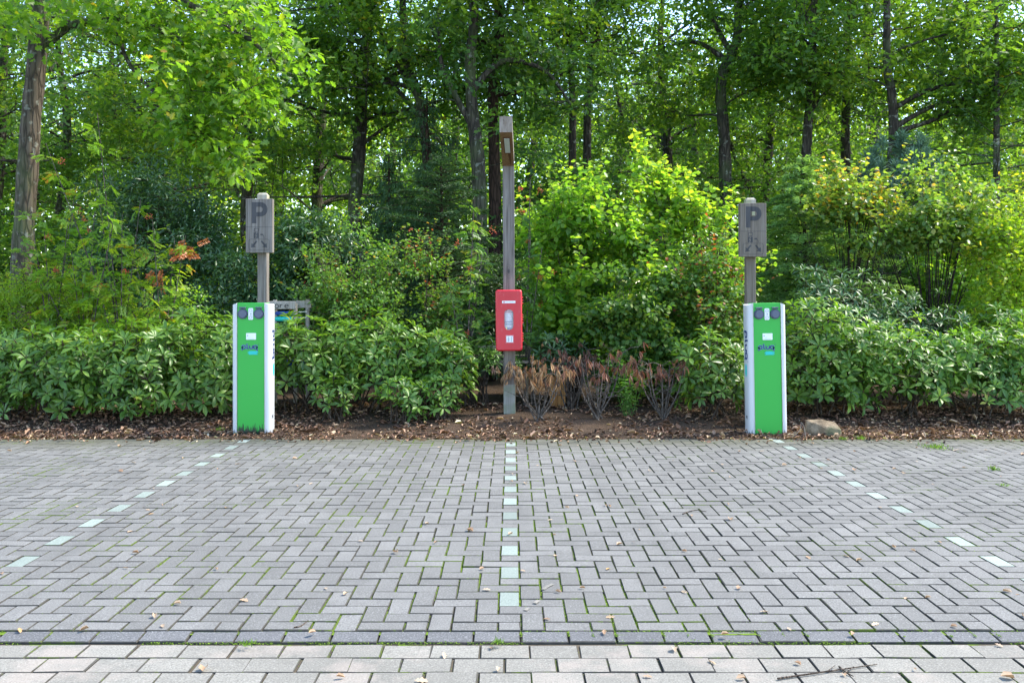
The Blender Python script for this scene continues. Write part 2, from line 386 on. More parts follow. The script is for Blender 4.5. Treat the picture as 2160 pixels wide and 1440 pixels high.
def tube(mb, pts, rad, k=6, mi=0, jit=0.0, rng=None, cap=True):
    pts = np.asarray(pts, float); n = len(pts)
    rad = np.broadcast_to(np.asarray(rad, float), (n,)).copy()
    T = np.gradient(pts, axis=0); T /= np.linalg.norm(T, axis=1)[:, None] + 1e-9
    ref = np.array([0, 0, 1.]) if abs(T[:, 2]).mean() < .8 else np.array([1., 0, 0])
    A = np.cross(T, ref); A /= np.linalg.norm(A, axis=1)[:, None] + 1e-9; B = np.cross(T, A)
    th = np.arange(k) * 2 * math.pi / k
    R = rad[:, None] * (1 + (rng.normal(0, jit, (n, k)) if jit and rng is not None else 0))
    V = pts[:, None, :] + R[..., None] * (np.cos(th)[None, :, None] * A[:, None, :] + np.sin(th)[None, :, None] * B[:, None, :])
    i = np.arange(n - 1)[:, None] * k; j = np.arange(k)[None, :]; j2 = (j + 1) % k
    Fq = np.stack([i + j, i + j2, i + k + j2, i + k + j], -1).reshape(-1, 4)
    mb.add(V.reshape(-1, 3), Fq, mi)
    if cap:
        mb.add(V[-1], np.arange(k)[None, :], mi); mb.add(V[0], np.arange(k)[None, ::-1], mi)
def smoothpath(P, m=8):
    P = np.asarray(P, float)
    if len(P) < 3: 
        t = np.linspace(0, 1, m)[:, None]; return P[0] * (1 - t) + P[-1] * t
    out = []
    Q = np.vstack([2 * P[0] - P[1], P, 2 * P[-1] - P[-2]])
    for a in range(1, len(Q) - 2):
        for t in np.linspace(0, 1, m, endpoint=False):
            out.append(.5 * (2 * Q[a] + (Q[a + 1] - Q[a - 1]) * t + (2 * Q[a - 1] - 5 * Q[a] + 4 * Q[a + 1] - Q[a + 2]) * t * t + (-Q[a - 1] + 3 * Q[a] - 3 * Q[a + 1] + Q[a + 2]) * t ** 3))
    out.append(P[-1]); return np.array(out)
def box(mb, c, s, mi=0, bev=0.0, R=None, rnd=.5):
    """box centred c, full size s; bev chamfers all edges"""
    hx, hy, hz = s[0] / 2, s[1] / 2, s[2] / 2
    bm_v = []; 
    if bev <= 0:
        V = np.array([(x, y, z) for x in (-hx, hx) for y in (-hy, hy) for z in (-hz, hz)])
        Fq = [[0, 1, 3, 2], [4, 6, 7, 5], [0, 4, 5, 1], [2, 3, 7, 6], [0, 2, 6, 4], [1, 5, 7, 3]]
        if R is not None: V = V @ np.asarray(R).T
        mb.add(V + np.array(c), Fq, mi, rnd, smooth=False); return
    b = bev; V = []; idx = {}
    for sx in (-1, 1):
        for sy in (-1, 1):
            for sz in (-1, 1):
                for ax in range(3):
                    p = [sx * (hx - b), sy * (hy - b), sz * (hz - b)]; p[ax] = (sx, sy, sz)[ax] * (hx, hy, hz)[ax]
                    idx[(sx, sy, sz, ax)] = len(V); V.append(p)
    Q = []; T = []
    for ax in range(3):
        o1, o2 = [a for a in range(3) if a != ax]
        for s_ in (-1, 1):
            q = []
            for (u, v) in ((-1, -1), (1, -1), (1, 1), (-1, 1)):
                k = [0, 0, 0]; k[ax] = s_; k[o1] = u; k[o2] = v; q.append(idx[(*k, ax)])
            Q.append(q)
        for u in (-1, 1):
            for v in (-1, 1):
                k1 = [0, 0, 0]; k2 = [0, 0, 0]; k1[ax] = -1; k2[ax] = 1; k1[o1] = k2[o1] = u; k1[o2] = k2[o2] = v
                Q.append([idx[(*k1, o1)], idx[(*k2, o1)], idx[(*k2, o2)], idx[(*k1, o2)]])
    for sx in (-1, 1):
        for sy in (-1, 1):
            for sz in (-1, 1): T.append([idx[(sx, sy, sz, a)] for a in range(3)])
    V = np.array(V)
    if R is not None: V = V @ np.asarray(R).T
    V = V + np.array(c); n0 = mb.n
    mb.add(V, Q, mi, rnd, smooth=False)
    mb.G.append((np.array(T) + n0, mi, np.full(len(T), rnd, np.float32), False))
def prism(mb, poly, y0, y1, mi=0, holes=None):
    """extrude an outline given in x,z between y0 (front) and y1"""
    n = len(poly); P = np.array(poly, float)
    Vf = np.c_[P[:, 0], np.full(n, y0), P[:, 1]]; Vb = np.c_[P[:, 0], np.full(n, y1), P[:, 1]]
    V = np.vstack([Vf, Vb]); n0 = mb.n
    i = np.arange(n); j = (i + 1) % n
    mb.add(V, np.stack([i, j, j + n, i + n], 1), mi, smooth=False)
    mb.G.append((np.array([i[::-1]]) + n0, mi, np.array([.5], np.float32), False))
    mb.G.append((np.array([i + n]) + n0, mi, np.array([.5], np.float32), False))
def ribbon(mb, pts, wd, mapf, t=.0012, mi=0, closed=False):
    """a stroke of lettering: pts in a flat (u,v), mapped onto a surface by mapf(u,v,h)"""
    P = np.array(pts, float); n = len(P)
    if closed: Tn = np.roll(P, -1, 0) - np.roll(P, 1, 0)
    else:
        Tn = np.gradient(P, axis=0)
        d0 = P[0] - P[1]; P[0] = P[0] + d0 / np.linalg.norm(d0) * 0; 
    Tn /= np.linalg.norm(Tn, axis=1)[:, None] + 1e-9
    No = np.c_[-Tn[:, 1], Tn[:, 0]] * wd / 2
    a = P + No; b = P - No
    V = [mapf(u, v, t) for u, v in a] + [mapf(u, v, t) for u, v in b] + [mapf(u, v, 0) for u, v in a] + [mapf(u, v, 0) for u, v in b]
    m = n if closed else n - 1
    i = np.arange(m); j = (i + 1) % n
    Q = [np.stack([i, j, j + n, i + n], 1), np.stack([i, i + 2 * n, j + 2 * n, j], 1), np.stack([i + n, j + n, j + 3 * n, i + 3 * n], 1)]
    mb.add(V, np.vstack(Q), mi, smooth=False)
def rrect(cx, cz, w_, h_, r, k=5):
    o = []
    for (sx, sz, a0) in ((1, -1, -90), (1, 1, 0), (-1, 1, 90), (-1, -1, 180)):
        for q in range(k + 1):
            a = math.radians(a0 + 90 * q / k); o.append((cx + sx * (w_ / 2 - r) + r * math.cos(a), cz + sz * (h_ / 2 - r) + r * math.sin(a)))
    return o
def disc(cx, cz, r, k=24): return [(cx + r * math.cos(a), cz + r * math.sin(a)) for a in np.linspace(0, 2 * math.pi, k, endpoint=False)]

# ------------------------------------------------------------------ leaves
TM = {
 'rhomb': ([(0, 0, 0), (.48, .5, .08), (1, 0, -.06), (.48, -.5, .08)], [[0, 1, 2], [0, 2, 3]]),
 'ovate': ([(0, 0, 0), (.2, .38, .05), (.6, .46, .05), (1, 0, -.12), (.6, -.46, .05), (.2, -.38, .05)], [[0, 1, 2, 3], [0, 3, 4, 5]]),
 'lobed': ([(0, 0, 0), (.26, .36, .05), (.42, .17, .02), (.74, .46, .05), (1, 0, -.08), (.74, -.46, .05), (.42, -.17, .02), (.26, -.36, .05)], [[0, 1, 2, 3, 4], [0, 4, 5, 6, 7]]),
 'oak': ([(0, 0, 0), (.16, .1, .01), (.28, .36, .05), (.4, .18, .02), (.58, .5, .06), (.7, .24, .02), (.86, .3, .0), (1, 0, -.08), (.86, -.3, .0), (.7, -.24, .02), (.58, -.5, .06), (.4, -.18, .02), (.28, -.36, .05), (.16, -.1, .01)],
         [[0, 1, 2, 3, 4, 5, 6, 7], [0, 7, 8, 9, 10, 11, 12, 13]]),
 'rhodo': ([(0, 0, 0), (.35, .38, .05), (.7, .48, .03), (1, 0, -.16), (.7, -.48, .03), (.35, -.38, .05), (.38, 0, 0), (.74, 0, -.05)],
           [[0, 1, 6, 6], [1, 2, 7, 6], [2, 3, 7, 7], [0, 6, 5, 5], [6, 7, 4, 5], [7, 3, 4, 4]]),
 'curl': ([(0, 0, 0), (.3, .5, .25), (.8, .4, .3), (1, 0, -.05), (.8, -.4, .3), (.3, -.5, .25)], [[0, 1, 2, 3], [0, 3, 4, 5]]),
}
def unit(a): return a / (np.linalg.norm(a, axis=-1, keepdims=True) + 1e-9)
def add_leaves(mb, P, D, Nn, L, W, kind='rhomb', mi=0, rnd=None):
    n = len(P)
    if n == 0: return
    D = unit(D); Sd = unit(np.cross(D, Nn)); Nr = np.cross(Sd, D)
    T, Fc = TM[kind]; T = np.array(T); k = len(T)
    L = np.broadcast_to(L, (n,)); W = np.broadcast_to(W, (n,))
    V = P[:, None] + D[:, None] * (T[None, :, 0:1] * L[:, None, None]) + Sd[:, None] * (T[None, :, 1:2] * W[:, None, None]) + Nr[:, None] * (T[None, :, 2:3] * L[:, None, None])
    base = np.arange(n)[:, None] * k
    if rnd is None: rnd = RNG.random(n)
    n0 = mb.n; first = True
    sizes = {}
    for f in Fc:
        f2 = [f[0]] + [f[i] for i in range(1, len(f)) if f[i] != f[i - 1]]
        sizes.setdefault(len(f2), []).append(f2)
    mb.V.append(V.reshape(-1, 3)); mb.n += n * k
    for sz, fl in sizes.items():
        A = (base[:, None, :] + np.array(fl)[None]).reshape(-1, sz) + n0
        mb.G.append((A, mi, np.repeat(rnd, len(fl)).astype(np.float32), True))
def spray(rng, C, m, rad, flat=.6, L=.1, W=.06, up=.8, outc=None, droop=.25, kind='rhomb', mb=None, mi=0, bias=0., spread=.35):
    """leaves in soft clumps round the centres C; normals lean upward, tips point out of the clump"""
    n = len(C)
    cl = rng.random(n)
    off = rng.normal(0, 1, (n, m, 3)); off /= np.linalg.norm(off, axis=2, keepdims=True) + 1e-9
    off *= (rng.random((n, m, 1)) ** .55) * rad; off[..., 2] *= flat
    P = (C[:, None] + off).reshape(-1, 3)
    D = unit(off.reshape(-1, 3) * np.array([1, 1, .5])) + rng.normal(0, .55, (n * m, 3)); D[:, 2] -= droop
    Nn = rng.normal(0, .5, (n * m, 3)); Nn[:, 2] += up
    if outc is not None: Nn += unit(P - outc) * .35
    s = rng.uniform(.7, 1.25, n * m)
    r = np.clip(np.repeat(cl, m) * spread + rng.random(n * m) * (1 - spread) + bias, 0, .999)
    add_leaves(mb, P, D, Nn, L * s, W * s, kind, mi, r)
def wobble(rng, a, b, m=5, amp=.08, sag=0.0):
    t = np.linspace(0, 1, m)[:, None]; a = np.asarray(a); b = np.asarray(b)
    L = np.linalg.norm(b - a)
    P = a * (1 - t) + b * t + rng.normal(0, amp * L, (m, 3)) * np.sin(t * math.pi)
    P[:, 2] += sag * L * np.sin(t[:, 0] * math.pi)
    return P
def gaps(C, f, thr, seed=0):
    """keep clumps where a smooth field is high, so that the crown has holes and lobes"""
    v = np.array([mnoise.noise(Vector((c[0] * f + seed * 7.3, c[1] * f, c[2] * f * 1.3))) for c in C])
    return C[v > thr]

# ------------------------------------------------------------------ terrain
def gz(x, y):
    if y < 9.72: return 0.0
    t = min(1, max(0, y - 10.0) / 1.2); h = .085 * t * t * (3 - 2 * t)
    return h + .03 * min(1, max(0, y - 9.95) * 2) * (mnoise.noise(Vector((x * 1.1, y * 1.1, 3))) + .5 * mnoise.noise(Vector((x * 3.3, y * 3.3, 8))) + .3 * mnoise.noise(Vector((x * 11, y * 11, 4))))
def sheet(name, x0, x1, y0, y1, z, mat, nx=1, ny=1, zf=None):
    xs = np.linspace(x0, x1, nx + 1); ys = np.linspace(y0, y1, ny + 1)
    V = [(x, y, (zf(x, y) if zf else z)) for y in ys for x in xs]
    i = np.arange(ny)[:, None] * (nx + 1); j = np.arange(nx)[None]
    Fq = np.stack([i + j, i + j + 1, i + j + nx + 2, i + j + nx + 1], -1).reshape(-1, 4)
    mb = MB(); mb.add(V, Fq); o = mb.obj(name, mat); tag(o, kind='structure'); return o
sheet('ground', -300, 300, -200, 400, -.13, 'floor')
sheet('street', -60, 60, -20, 2.3, -.05, 'verge')
sheet('planting_bed', -14, 14, 9.705, 16, 0, 'soil', 560, 130, lambda x, y: gz(x, y) - (.012 if y < 9.72 else 0))
sheet('forest_floor', -60, 60, 15.98, 90, 0, 'floor', 60, 40, lambda x, y: .075 + .15 * mnoise.noise(Vector((x * .2, y * .2, 1))) - (.03 if y < 16.1 else 0))
lot = sheet('parking_lot', -9, 9, 4.13, 9.72, -.009, 'joint')
road = sheet('road', -9, 9, 2.3, 4.14, -.026, 'joint2')

# ------------------------------------------------------------------ pavers
U = .108; Y0 = 4.164; X0 = -.012
def brick_mesh(w_, l_, h=.06, ch=.0035, rng=None, rnd=.5, wob=.0008):
    mb = MB()
    hx, hy = w_ / 2, l_ / 2
    a = [(-hx, -hy), (hx, -hy), (hx, hy), (-hx, hy)]; c = [(-hx + ch, -hy + ch), (hx - ch, -hy + ch), (hx - ch, hy - ch), (-hx + ch, hy - ch)]
    V = [(x, y, -h) for x, y in a] + [(x + rng.normal(0, wob), y + rng.normal(0, wob), -ch) for x, y in a] + [(x + rng.normal(0, wob), y + rng.normal(0, wob), 0) for x, y in c]
    Q = [[8, 9, 10, 11]] + [[k, (k + 1) % 4, (k + 1) % 4 + 4, k + 4] for k in range(4)] + [[k + 4, (k + 1) % 4 + 4, (k + 1) % 4 + 8, k + 8] for k in range(4)]
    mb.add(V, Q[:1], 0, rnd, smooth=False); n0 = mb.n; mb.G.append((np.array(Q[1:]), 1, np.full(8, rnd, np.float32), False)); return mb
def inview(x, y, z=0):
    px = 1080 + x / y * F; py = HY + (CAMZ - z) / y * F
    return -40 < px < 2200 and py < 1475
def lay(name, items, mat, parent, rng, cap=300):
    """items: (x, y, w, l, z). The nearest ones in view are stones of their own, the others one part."""
    its = sorted(items, key=lambda t: (not inview(t[0], t[1]), t[0] ** 2 + t[1] ** 2))
    solo = [t for t in its[:cap] if inview(t[0], t[1])]; rest = its[len(solo):]
    cache = {}
    for (x, y, w_, l_, z) in solo:
        key = (round(w_, 3), round(l_, 3)); cache.setdefault(key, [])
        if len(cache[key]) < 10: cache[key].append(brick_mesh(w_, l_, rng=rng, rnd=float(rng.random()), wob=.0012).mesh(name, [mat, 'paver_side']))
        me = cache[key][rng.integers(len(cache[key]))]
        o = bpy.data.objects.new(name, me); COL.objects.link(o); o.parent = parent
        o.location = (x + rng.normal(0, .0009), y + rng.normal(0, .0009), z + rng.normal(0, .0012))
        o.rotation_euler = (rng.normal(0, .006), rng.normal(0, .006), rng.normal(0, .006) + (math.pi if rng.random() < .5 else 0))
    if rest:
        mb = MB()
        for (x, y, w_, l_, z) in rest:
            b = brick_mesh(w_, l_, rng=rng, rnd=float(rng.random()))
            V = b.V[0].copy(); V[:, 2] += V[:, 0] * rng.normal(0, .006) + V[:, 1] * rng.normal(0, .006)
            V += (x + rng.normal(0, .001), y + rng.normal(0, .001), z + rng.normal(0, .0012))
            n0 = mb.n; mb.add(V, b.G[0][0], 0, b.G[0][2], smooth=False); mb.G.append((b.G[1][0] + n0, 1, b.G[1][2], False))
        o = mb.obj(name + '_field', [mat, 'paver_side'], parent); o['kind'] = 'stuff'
rg = np.random.default_rng(3)
GAP = .0068
grey, green = [], []
NR = 51
def usag(x, y): return .006 * mnoise.noise(Vector((x * .5, y * .5, 0)))
for i in range(-62, 63):
    for r in range(-1, NR + 1):
        k = (r - i - 3) % 4
        if k == 0:
            a, b = max(r, 0), min(r + 2, NR)
            if b - a < 1: continue
            x = X0 + i * U; y = Y0 + (a + b) / 2 * U
            it = (x, y, U - GAP, (b - a) * U - GAP, usag(x, y))
            isg = (i in (0, 26, -26)) and (b - a) == 2 and (r >= 3)
            (green if isg else grey).append(it)
        elif k == 2 and 0 <= r < NR:
            x = X0 + (i - .5) * U; y = Y0 + (r + .5) * U
            grey.append((x, y, 2 * U - GAP, U - GAP, usag(x, y)))
lay('paver', grey, 'paver', lot, rg)
lay('marker_paver', green, 'paver_green', lot, rg)
edge = [(X0 + .16 + i * 2 * U * .992, 4.112, 2 * U * .992 - GAP, U - GAP, -.009) for i in range(-34, 34)]
lay('edge_paver', edge, 'paver_edge', lot, rg)
for o in lot.children:
    if o.name.startswith('edge_paver') and not o.get('kind'): o.rotation_euler[0] = .09 if abs(o.rotation_euler[2]) < 1 else -.09
lp = []
for rr in range(12):
    for i in range(-22, 23):
        lp.append(((i + (.5 if rr % 2 else 0)) * .2165 - .03 + rg.normal(0, .002), 3.962 - rr * .147, .2165 - .0055, .147 - .0055, -.017))
lay('pale_paver', lp, 'paver_light', road, rg)
# moss cushions along the joints
def moss():
    rng = np.random.default_rng(5); P = []
    for _ in range(16000):
        y = 4.1 + (rng.random() ** 1.6) * 4.0; x = rng.uniform(-1.25, 1.25) * y * .6
        if mnoise.noise(Vector((x * .9, y * .9, 20))) < -.02: continue
        gx = (x - X0) / U + .5; gy = (y - Y0) / U
        if rng.random() < .6: gx = round(gx)
        else: gy = round(gy)
        xx = X0 + (gx - .5) * U; yy = Y0 + gy * U
        i = math.floor(gx + 1e-4); 
        # skip where the joint runs through the middle of a stone
        ok = True
        if abs(gx - round(gx)) < 1e-6:
            r = math.floor(gy); k = (r - round(gx) - 3) % 4
            if k == 2: ok = False
        else:
            ci = math.floor(gx); r = round(gy); k = (r - ci - 3) % 4
            if k == 1: ok = False
        if ok: P.append((xx + rng.normal(0, .0015), yy + rng.normal(0, .0015), -.006))
    for _ in range(1500):
        x = rng.uniform(-2.6, 2.6)
        if mnoise.noise(Vector((x * 1.3, 0, 9))) > -.1: P.append((x, 4.056 + rng.normal(0, .004), -.024 + rng.random() * .008))
    P = np.array(P); n = len(P)
    mb = MB()
    for q in range(2):
        D = rng.normal(0, 1, (n, 3)); D[:, 2] = abs(D[:, 2]) * .35
        Nn = rng.normal(0, .4, (n, 3)); Nn[:, 2] += 1
        add_leaves(mb, P + rng.normal(0, .0015, (n, 3)) * (1, 1, .3), D, Nn, rng.uniform(.005, .010, n), rng.uniform(.003, .006, n), 'rhomb', 0, rng.random(n))
    o = mb.obj('joint_moss', 'moss', lot); o['kind'] = 'stuff'
moss()

# ------------------------------------------------------------------ leaf litter on the bed
def litter():
    rng = np.random.default_rng(11); P = []
    while len(P) < 19000:
        x = rng.uniform(-6.6, 6.6); y = 9.66 + rng.random() ** 1.3 * 2.6
        dens = .34 + .65 * min(1, abs(x - .3) / 4.0) ** 1.3 + .75 * mnoise.noise(Vector((x * 1.5, y * 1.5, 30)))
        if y < 9.74: dens *= .5
        if rng.random() < dens: P.append((x, y, gz(x, y) + .004 + rng.random() * .014))
    for _ in range(750):
        x = rng.uniform(-6, 6); y = 9.72 - abs(rng.normal(0, .13))
        if mnoise.noise(Vector((x * 2, 5, 2))) > -.15: P.append((x, y, .004))
    P = np.array(P); rng.shuffle(P); n = len(P)
    D = rng.normal(0, 1, (n, 3)); D[:, 2] *= .25; Nn = rng.normal(0, .35, (n, 3)); Nn[:, 2] += 1
    L = rng.gamma(2.2, .013, n) + .012; mb = MB()
    h = n * 2 // 3
    add_leaves(mb, P[:h], D[:h], Nn[:h], L[:h], L[:h] * rng.uniform(.2, .45, h), 'curl', 0, rng.random(h) ** 1.3)
    add_leaves(mb, P[h:], D[h:], Nn[h:], L[h:] * .7, L[h:] * rng.uniform(.3, .5, n - h), 'curl', 0, rng.random(n - h) ** .8)
    o = mb.obj('leaf_litter', 'litter'); tag(o, 'brown leaf litter and bark chips covering the planting bed', 'leaf litter', kind='stuff')
litter()

# ------------------------------------------------------------------ generic plant
def skeleton_attach(rng, C, limbs, mats_obj, r0=.012, k=3, amp=.09, sag=.0):
    """every clump centre is joined by a twig to the nearest point of a limb"""
    allp = np.vstack([l for l in limbs]); own = np.concatenate([[i] * len(l) for i, l in enumerate(limbs)])
    mbs = {}
    for c in C:
        d = np.linalg.norm((allp - c) * (1, 1, 1.25), axis=1) + np.maximum(0, allp[:, 2] - c[2]) * .7
        q = int(np.argmin(d)); pth = wobble(rng, allp[q], c, 5, amp, sag)
        mbs.setdefault(int(own[q]), []).append(pth)
    return mbs

def tree(name, label, base, trunk, tr, limbs, centers, crad, per, L, W, leaf, kind='lobed', barkm='bark', limbm=None, group=None, rng=None, bias=0., flat=.6, limbr=None, extra=None, twigr=.012):
    """base in world; trunk/limbs/centres relative to the base"""
    root = thing(name, label, 'tree', base, 0, group)
    mb = MB(); tp = smoothpath(trunk, 6); t = np.linspace(0, 1, len(tp))
    rr = np.interp(t, np.linspace(0, 1, len(tr)), tr)
    tube(mb, tp, rr, 14, 0, .05, rng); mb.obj('trunk', barkm, root)
    lps = []
    for i, l in enumerate(limbs):
        lps.append(smoothpath(l, 5))
    att = skeleton_attach(rng, centers, lps + [tp[len(tp) // 3:]], None)
    for i, lp_ in enumerate(lps):
        mb = MB(); r0 = limbr[i] if limbr else .5 * np.interp(lp_[0][2], tp[:, 2], rr)
        tube(mb, lp_, np.linspace(r0, r0 * .28, len(lp_)), 8, 0, .05, rng)
        for p in att.get(i, []): tube(mb, p, np.linspace(twigr, twigr * .3, len(p)), 3, 0, cap=False)
        mb.obj('limb', (limbm or barkm), root)
    if att.get(len(lps)):
        mb = MB()
        for p in att[len(lps)]: tube(mb, p, np.linspace(twigr, twigr * .3, len(p)), 3, 0, cap=False)
        tag(mb.obj('twigs', barkm, root), kind='stuff')
    mb = MB(); spray(rng, centers, per, crad, flat, L, W, mb=mb, kind=kind, bias=bias)
    mb.obj('crown', leaf, root)
    return root

def oak_variant(seed, label, fork=False, leaf='oak', barkm='bark', H=11.5, z0=4.3, rad=3.0, nc=250, per=40, lean=0., tr=.15, bias=0., group=None, loc=(0, 0, 0)):
    rng = np.random.default_rng(seed)
    trunk = [(0, 0, -.1)] + [(lean * z / H + rng.normal(0, .1), rng.normal(0, .1), z) for z in np.linspace(1.5, H * .85, 6)]
    limbs = []; rads = []
    for q in range(15):
        z = rng.uniform(z0 - .9, H * .75); zi = min(len(trunk) - 1, max(0, int(z / H * 6))); a = q * 2.4 + rng.normal(0, .4); ln = rad * rng.uniform(.6, 1.05) * (1 - .35 * (z - z0) / H)
        st = np.array([np.interp(z, [p[2] for p in trunk], [p[0] for p in trunk]), np.interp(z, [p[2] for p in trunk], [p[1] for p in trunk]), z])
        e = st + np.array([math.cos(a) * ln, math.sin(a) * ln, rng.uniform(-.1, .9) * ln * .6])
        mid = st * .5 + e * .5 + np.array([rng.normal(0, .2), rng.normal(0, .2), rng.uniform(-.1, .45)]); limbs.append([st, st * .78 + mid * .22 + (0, 0, .08), mid, e]); rads.append(rng.uniform(.03, .07) * tr / .15)
    if fork:
        z = rng.uniform(3.2, 4.6); s = 1 if rng.random() < .5 else -1
        st = np.array([0, 0, z]); limbs.append([st, st + (s * .35, .1, .8), st + (s * 1.0, .1, 2.3), st + (s * 1.5, 0, 4.5)]); rads.append(tr * .62)
    # clump centres: most of them in the lower half of the crown
    C = []
    while len(C) < int(nc * 1.55):
        z = z0 + (H - z0) * rng.beta(1.1, 1.7); tt = (z - z0) / (H - z0)
        R = rad * (math.sin(math.pi * min(1, .22 + .78 * tt)) ** .6 + .12); a = rng.uniform(0, 2 * math.pi); r = R * rng.random() ** .55
        if r < .95 and z < 7.2: continue
        C.append((math.cos(a) * r + lean * z / H, math.sin(a) * r, z + rng.normal(0, .2)))
    C = gaps(np.array(C), .6, .0, seed)[:nc]
    return tree('oak_tree', label, loc, trunk, [tr * 1.15, tr, tr * .93, tr * .85, tr * .6, tr * .35], limbs, C, .5, per, .14, .088, leaf, 'lobed', barkm, None, group, rng, bias, limbr=rads)

# ------------------------------------------------------------------ woodland trees
G = 'oak trees of the woodland behind the car park'
def T(px, d): return ((px - 1080) / F * d, d, .05)
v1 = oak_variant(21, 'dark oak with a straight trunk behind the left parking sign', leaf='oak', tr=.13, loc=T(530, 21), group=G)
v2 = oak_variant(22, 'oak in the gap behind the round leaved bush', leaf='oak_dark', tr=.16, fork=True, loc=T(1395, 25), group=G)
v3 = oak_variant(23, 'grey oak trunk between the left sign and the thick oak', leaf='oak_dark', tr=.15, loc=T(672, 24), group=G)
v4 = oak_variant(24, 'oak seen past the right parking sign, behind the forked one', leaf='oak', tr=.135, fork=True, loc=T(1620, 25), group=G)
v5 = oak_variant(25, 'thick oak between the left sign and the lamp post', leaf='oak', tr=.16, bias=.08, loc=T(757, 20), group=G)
VS = [v1, v2, v3, v4, v5]
for k, (px, d, vi, rz, sc, lab) in enumerate([
        (130, 22, 0, 2.2, .9, 'slim dark oak just right of the big leaning trunk'),
        (2, 20, 3, .3, .9, 'oak cut by the left edge of the view'),
        (330, 24, 4, 5.0, .95, 'oak behind the bright leaves of the leaning tree'),
        (2250, 20, 4, 1.9, 1.0, 'oak reaching in from beyond the right edge'),
        (-170, 17, 2, .4, 1.0, 'oak beyond the left edge of the view')]):
    dup(VS[vi], T(px, d), rz, sc, lab, G)
far_px = [-200, 60, 240, 430, 590, 820, 960, 1120, 1300, 1470, 1620, 1830, 1990, 2150, 2350]
for k, px in enumerate(far_px):
    d = 29 + (k * 37 % 11)
    dup(VS[k % 5], T(px, d), k * 1.7, 1.05 + .1 * (k % 3), 'distant oak in the depth of the woodland', 'distant oaks deep in the woodland')

def placed_oak(label, seed, d, r0, trunk, limbs, leaf='oak', nx=8, nclump=230, barkm='bark', per=38, up=-500):
    rng = np.random.default_rng(seed); B = np.array(((trunk[0][0] - 1080) / F * d, d, .05))
    def R_(p): return np.array(wp(p[0], p[1], d + (p[2] if len(p) > 2 else 0))) - B
    tp = [np.array((0, 0, -.1))] + [R_(p) for p in trunk] + [R_((trunk[-1][0] + 15, up))]
    tp[1][2] = max(tp[1][2], .3)
    sm = smoothpath(tp, 6); lm = [[R_(p) for p in l] for l in limbs]; rads = [r0 * .5] * len(lm)
    for q in range(nx):
        z = rng.uniform(5.2, sm[-1][2] * .92); st = sm[int(np.argmin(abs(sm[:, 2] - z)))]; a = q * 2.4 + rng.normal(0, .4); ln = rng.uniform(1.3, 2.7)
        e = st + np.array((math.cos(a) * ln, math.sin(a) * ln, rng.uniform(-.15, .9) * ln * .6)); mid = (st + e) / 2 + rng.normal(0, .2, 3); lm.append([st, st * .75 + mid * .25 + (0, 0, .1), mid, e]); rads.append(r0 * rng.uniform(.2, .42))
    C = []; sps = [smoothpath(l, 5) for l in lm]; wts = np.array([np.linalg.norm(l[-1] - l[0]) for l in sps]); wts /= wts.sum()
    while len(C) < nclump:
        l = sps[rng.choice(len(sps), p=wts)]; p = l[rng.integers(len(l) * 2 // 5, len(l))] + rng.normal(0, 1, 3) * (.62, .62, .45)
        if abs(np.hypot(*(p - sm[int(np.argmin(abs(sm[:, 2] - p[2])))])[:2])) < .7 and p[2] < 7.5 and rng.random() < .85: continue
        C.append(p)
    return tree('oak_tree', label, tuple(B), tp, list(np.linspace(r0 * 1.1, r0 * .5, 6)), lm, np.array(C), .46, per, .14, .088, leaf, 'lobed', barkm, None, G, rng, 0., limbr=rads)
placed_oak('dark oak with long arching limbs reaching left towards the bright leaves', 301, 19.5, .12, [(905, 440), (898, 300), (880, 190), (850, 60)],
    [[(893, 260), (860, 215), (800, 150), (720, 105), (600, 95)], [(880, 190), (820, 175), (740, 185), (650, 200)], [(870, 130), (790, 85), (700, 90), (620, 60)], [(884, 210), (840, 140), (800, 60), (770, -60)]], 'oak', 7, 300)
placed_oak('dark thick oak trunk just left of the lamp post, leaning slightly left', 302, 17.2, .145, [(1012, 470), (1008, 340), (996, 230), (992, 120), (1000, 20)], [[(1000, 270), (960, 200), (930, 130), (925, 20)], [(996, 190), (1060, 130), (1150, 150), (1210, 230)]], 'oak_dark', 7, 260)
placed_oak('brown oak trunk directly behind the lamp post', 303, 18.6, .135, [(1044, 470), (1042, 300), (1040, 180), (1050, 60)], [[(1042, 160), (1062, 60), (1085, -30)], [(1041, 200), (1120, 190), (1200, 150)]], 'oak', 7, 200, 'bark_red')
placed_oak('left one of the two slim oaks standing against the sky gap', 304, 21, .095, [(1207, 400), (1208, 250), (1205, 120), (1203, 0)], [[(1206, 90), (1150, 40), (1100, 60)]], 'oak_dark', 5, 130)
placed_oak('right one of the two slim oaks, forking outwards above the sky gap', 305, 21.5, .105, [(1238, 400), (1240, 230), (1250, 110), (1265, 30)], [[(1255, 90), (1285, 20), (1340, -60)]], 'oak', 5, 140)
placed_oak('dark oak behind the bright round leaved bush with a low level limb', 306, 20, .14, [(1530, 430), (1528, 300), (1522, 170), (1552, 90), (1558, 0)], [[(1556, 125), (1600, 130), (1645, 132), (1675, 105)], [(1535, 130), (1470, 90), (1400, 100)], [(1540, 110), (1500, 30), (1480, -80)]], 'oak', 8, 260)
placed_oak('oak forked low to the right above the feathery conifer', 307, 19, .115, [(1700, 420), (1702, 300), (1712, 180), (1716, 60)], [[(1706, 235), (1735, 205), (1765, 150), (1800, 40)], [(1712, 160), (1640, 110), (1590, 120)]], 'oak', 8, 270)
placed_oak('straight dark oak between the forked oak and the blue pine', 308, 21, .115, [(1784, 400), (1783, 280), (1786, 170), (1790, 60)], [[(1786, 175), (1820, 150), (1870, 140), (1930, 120)]], 'oak', 7, 240)
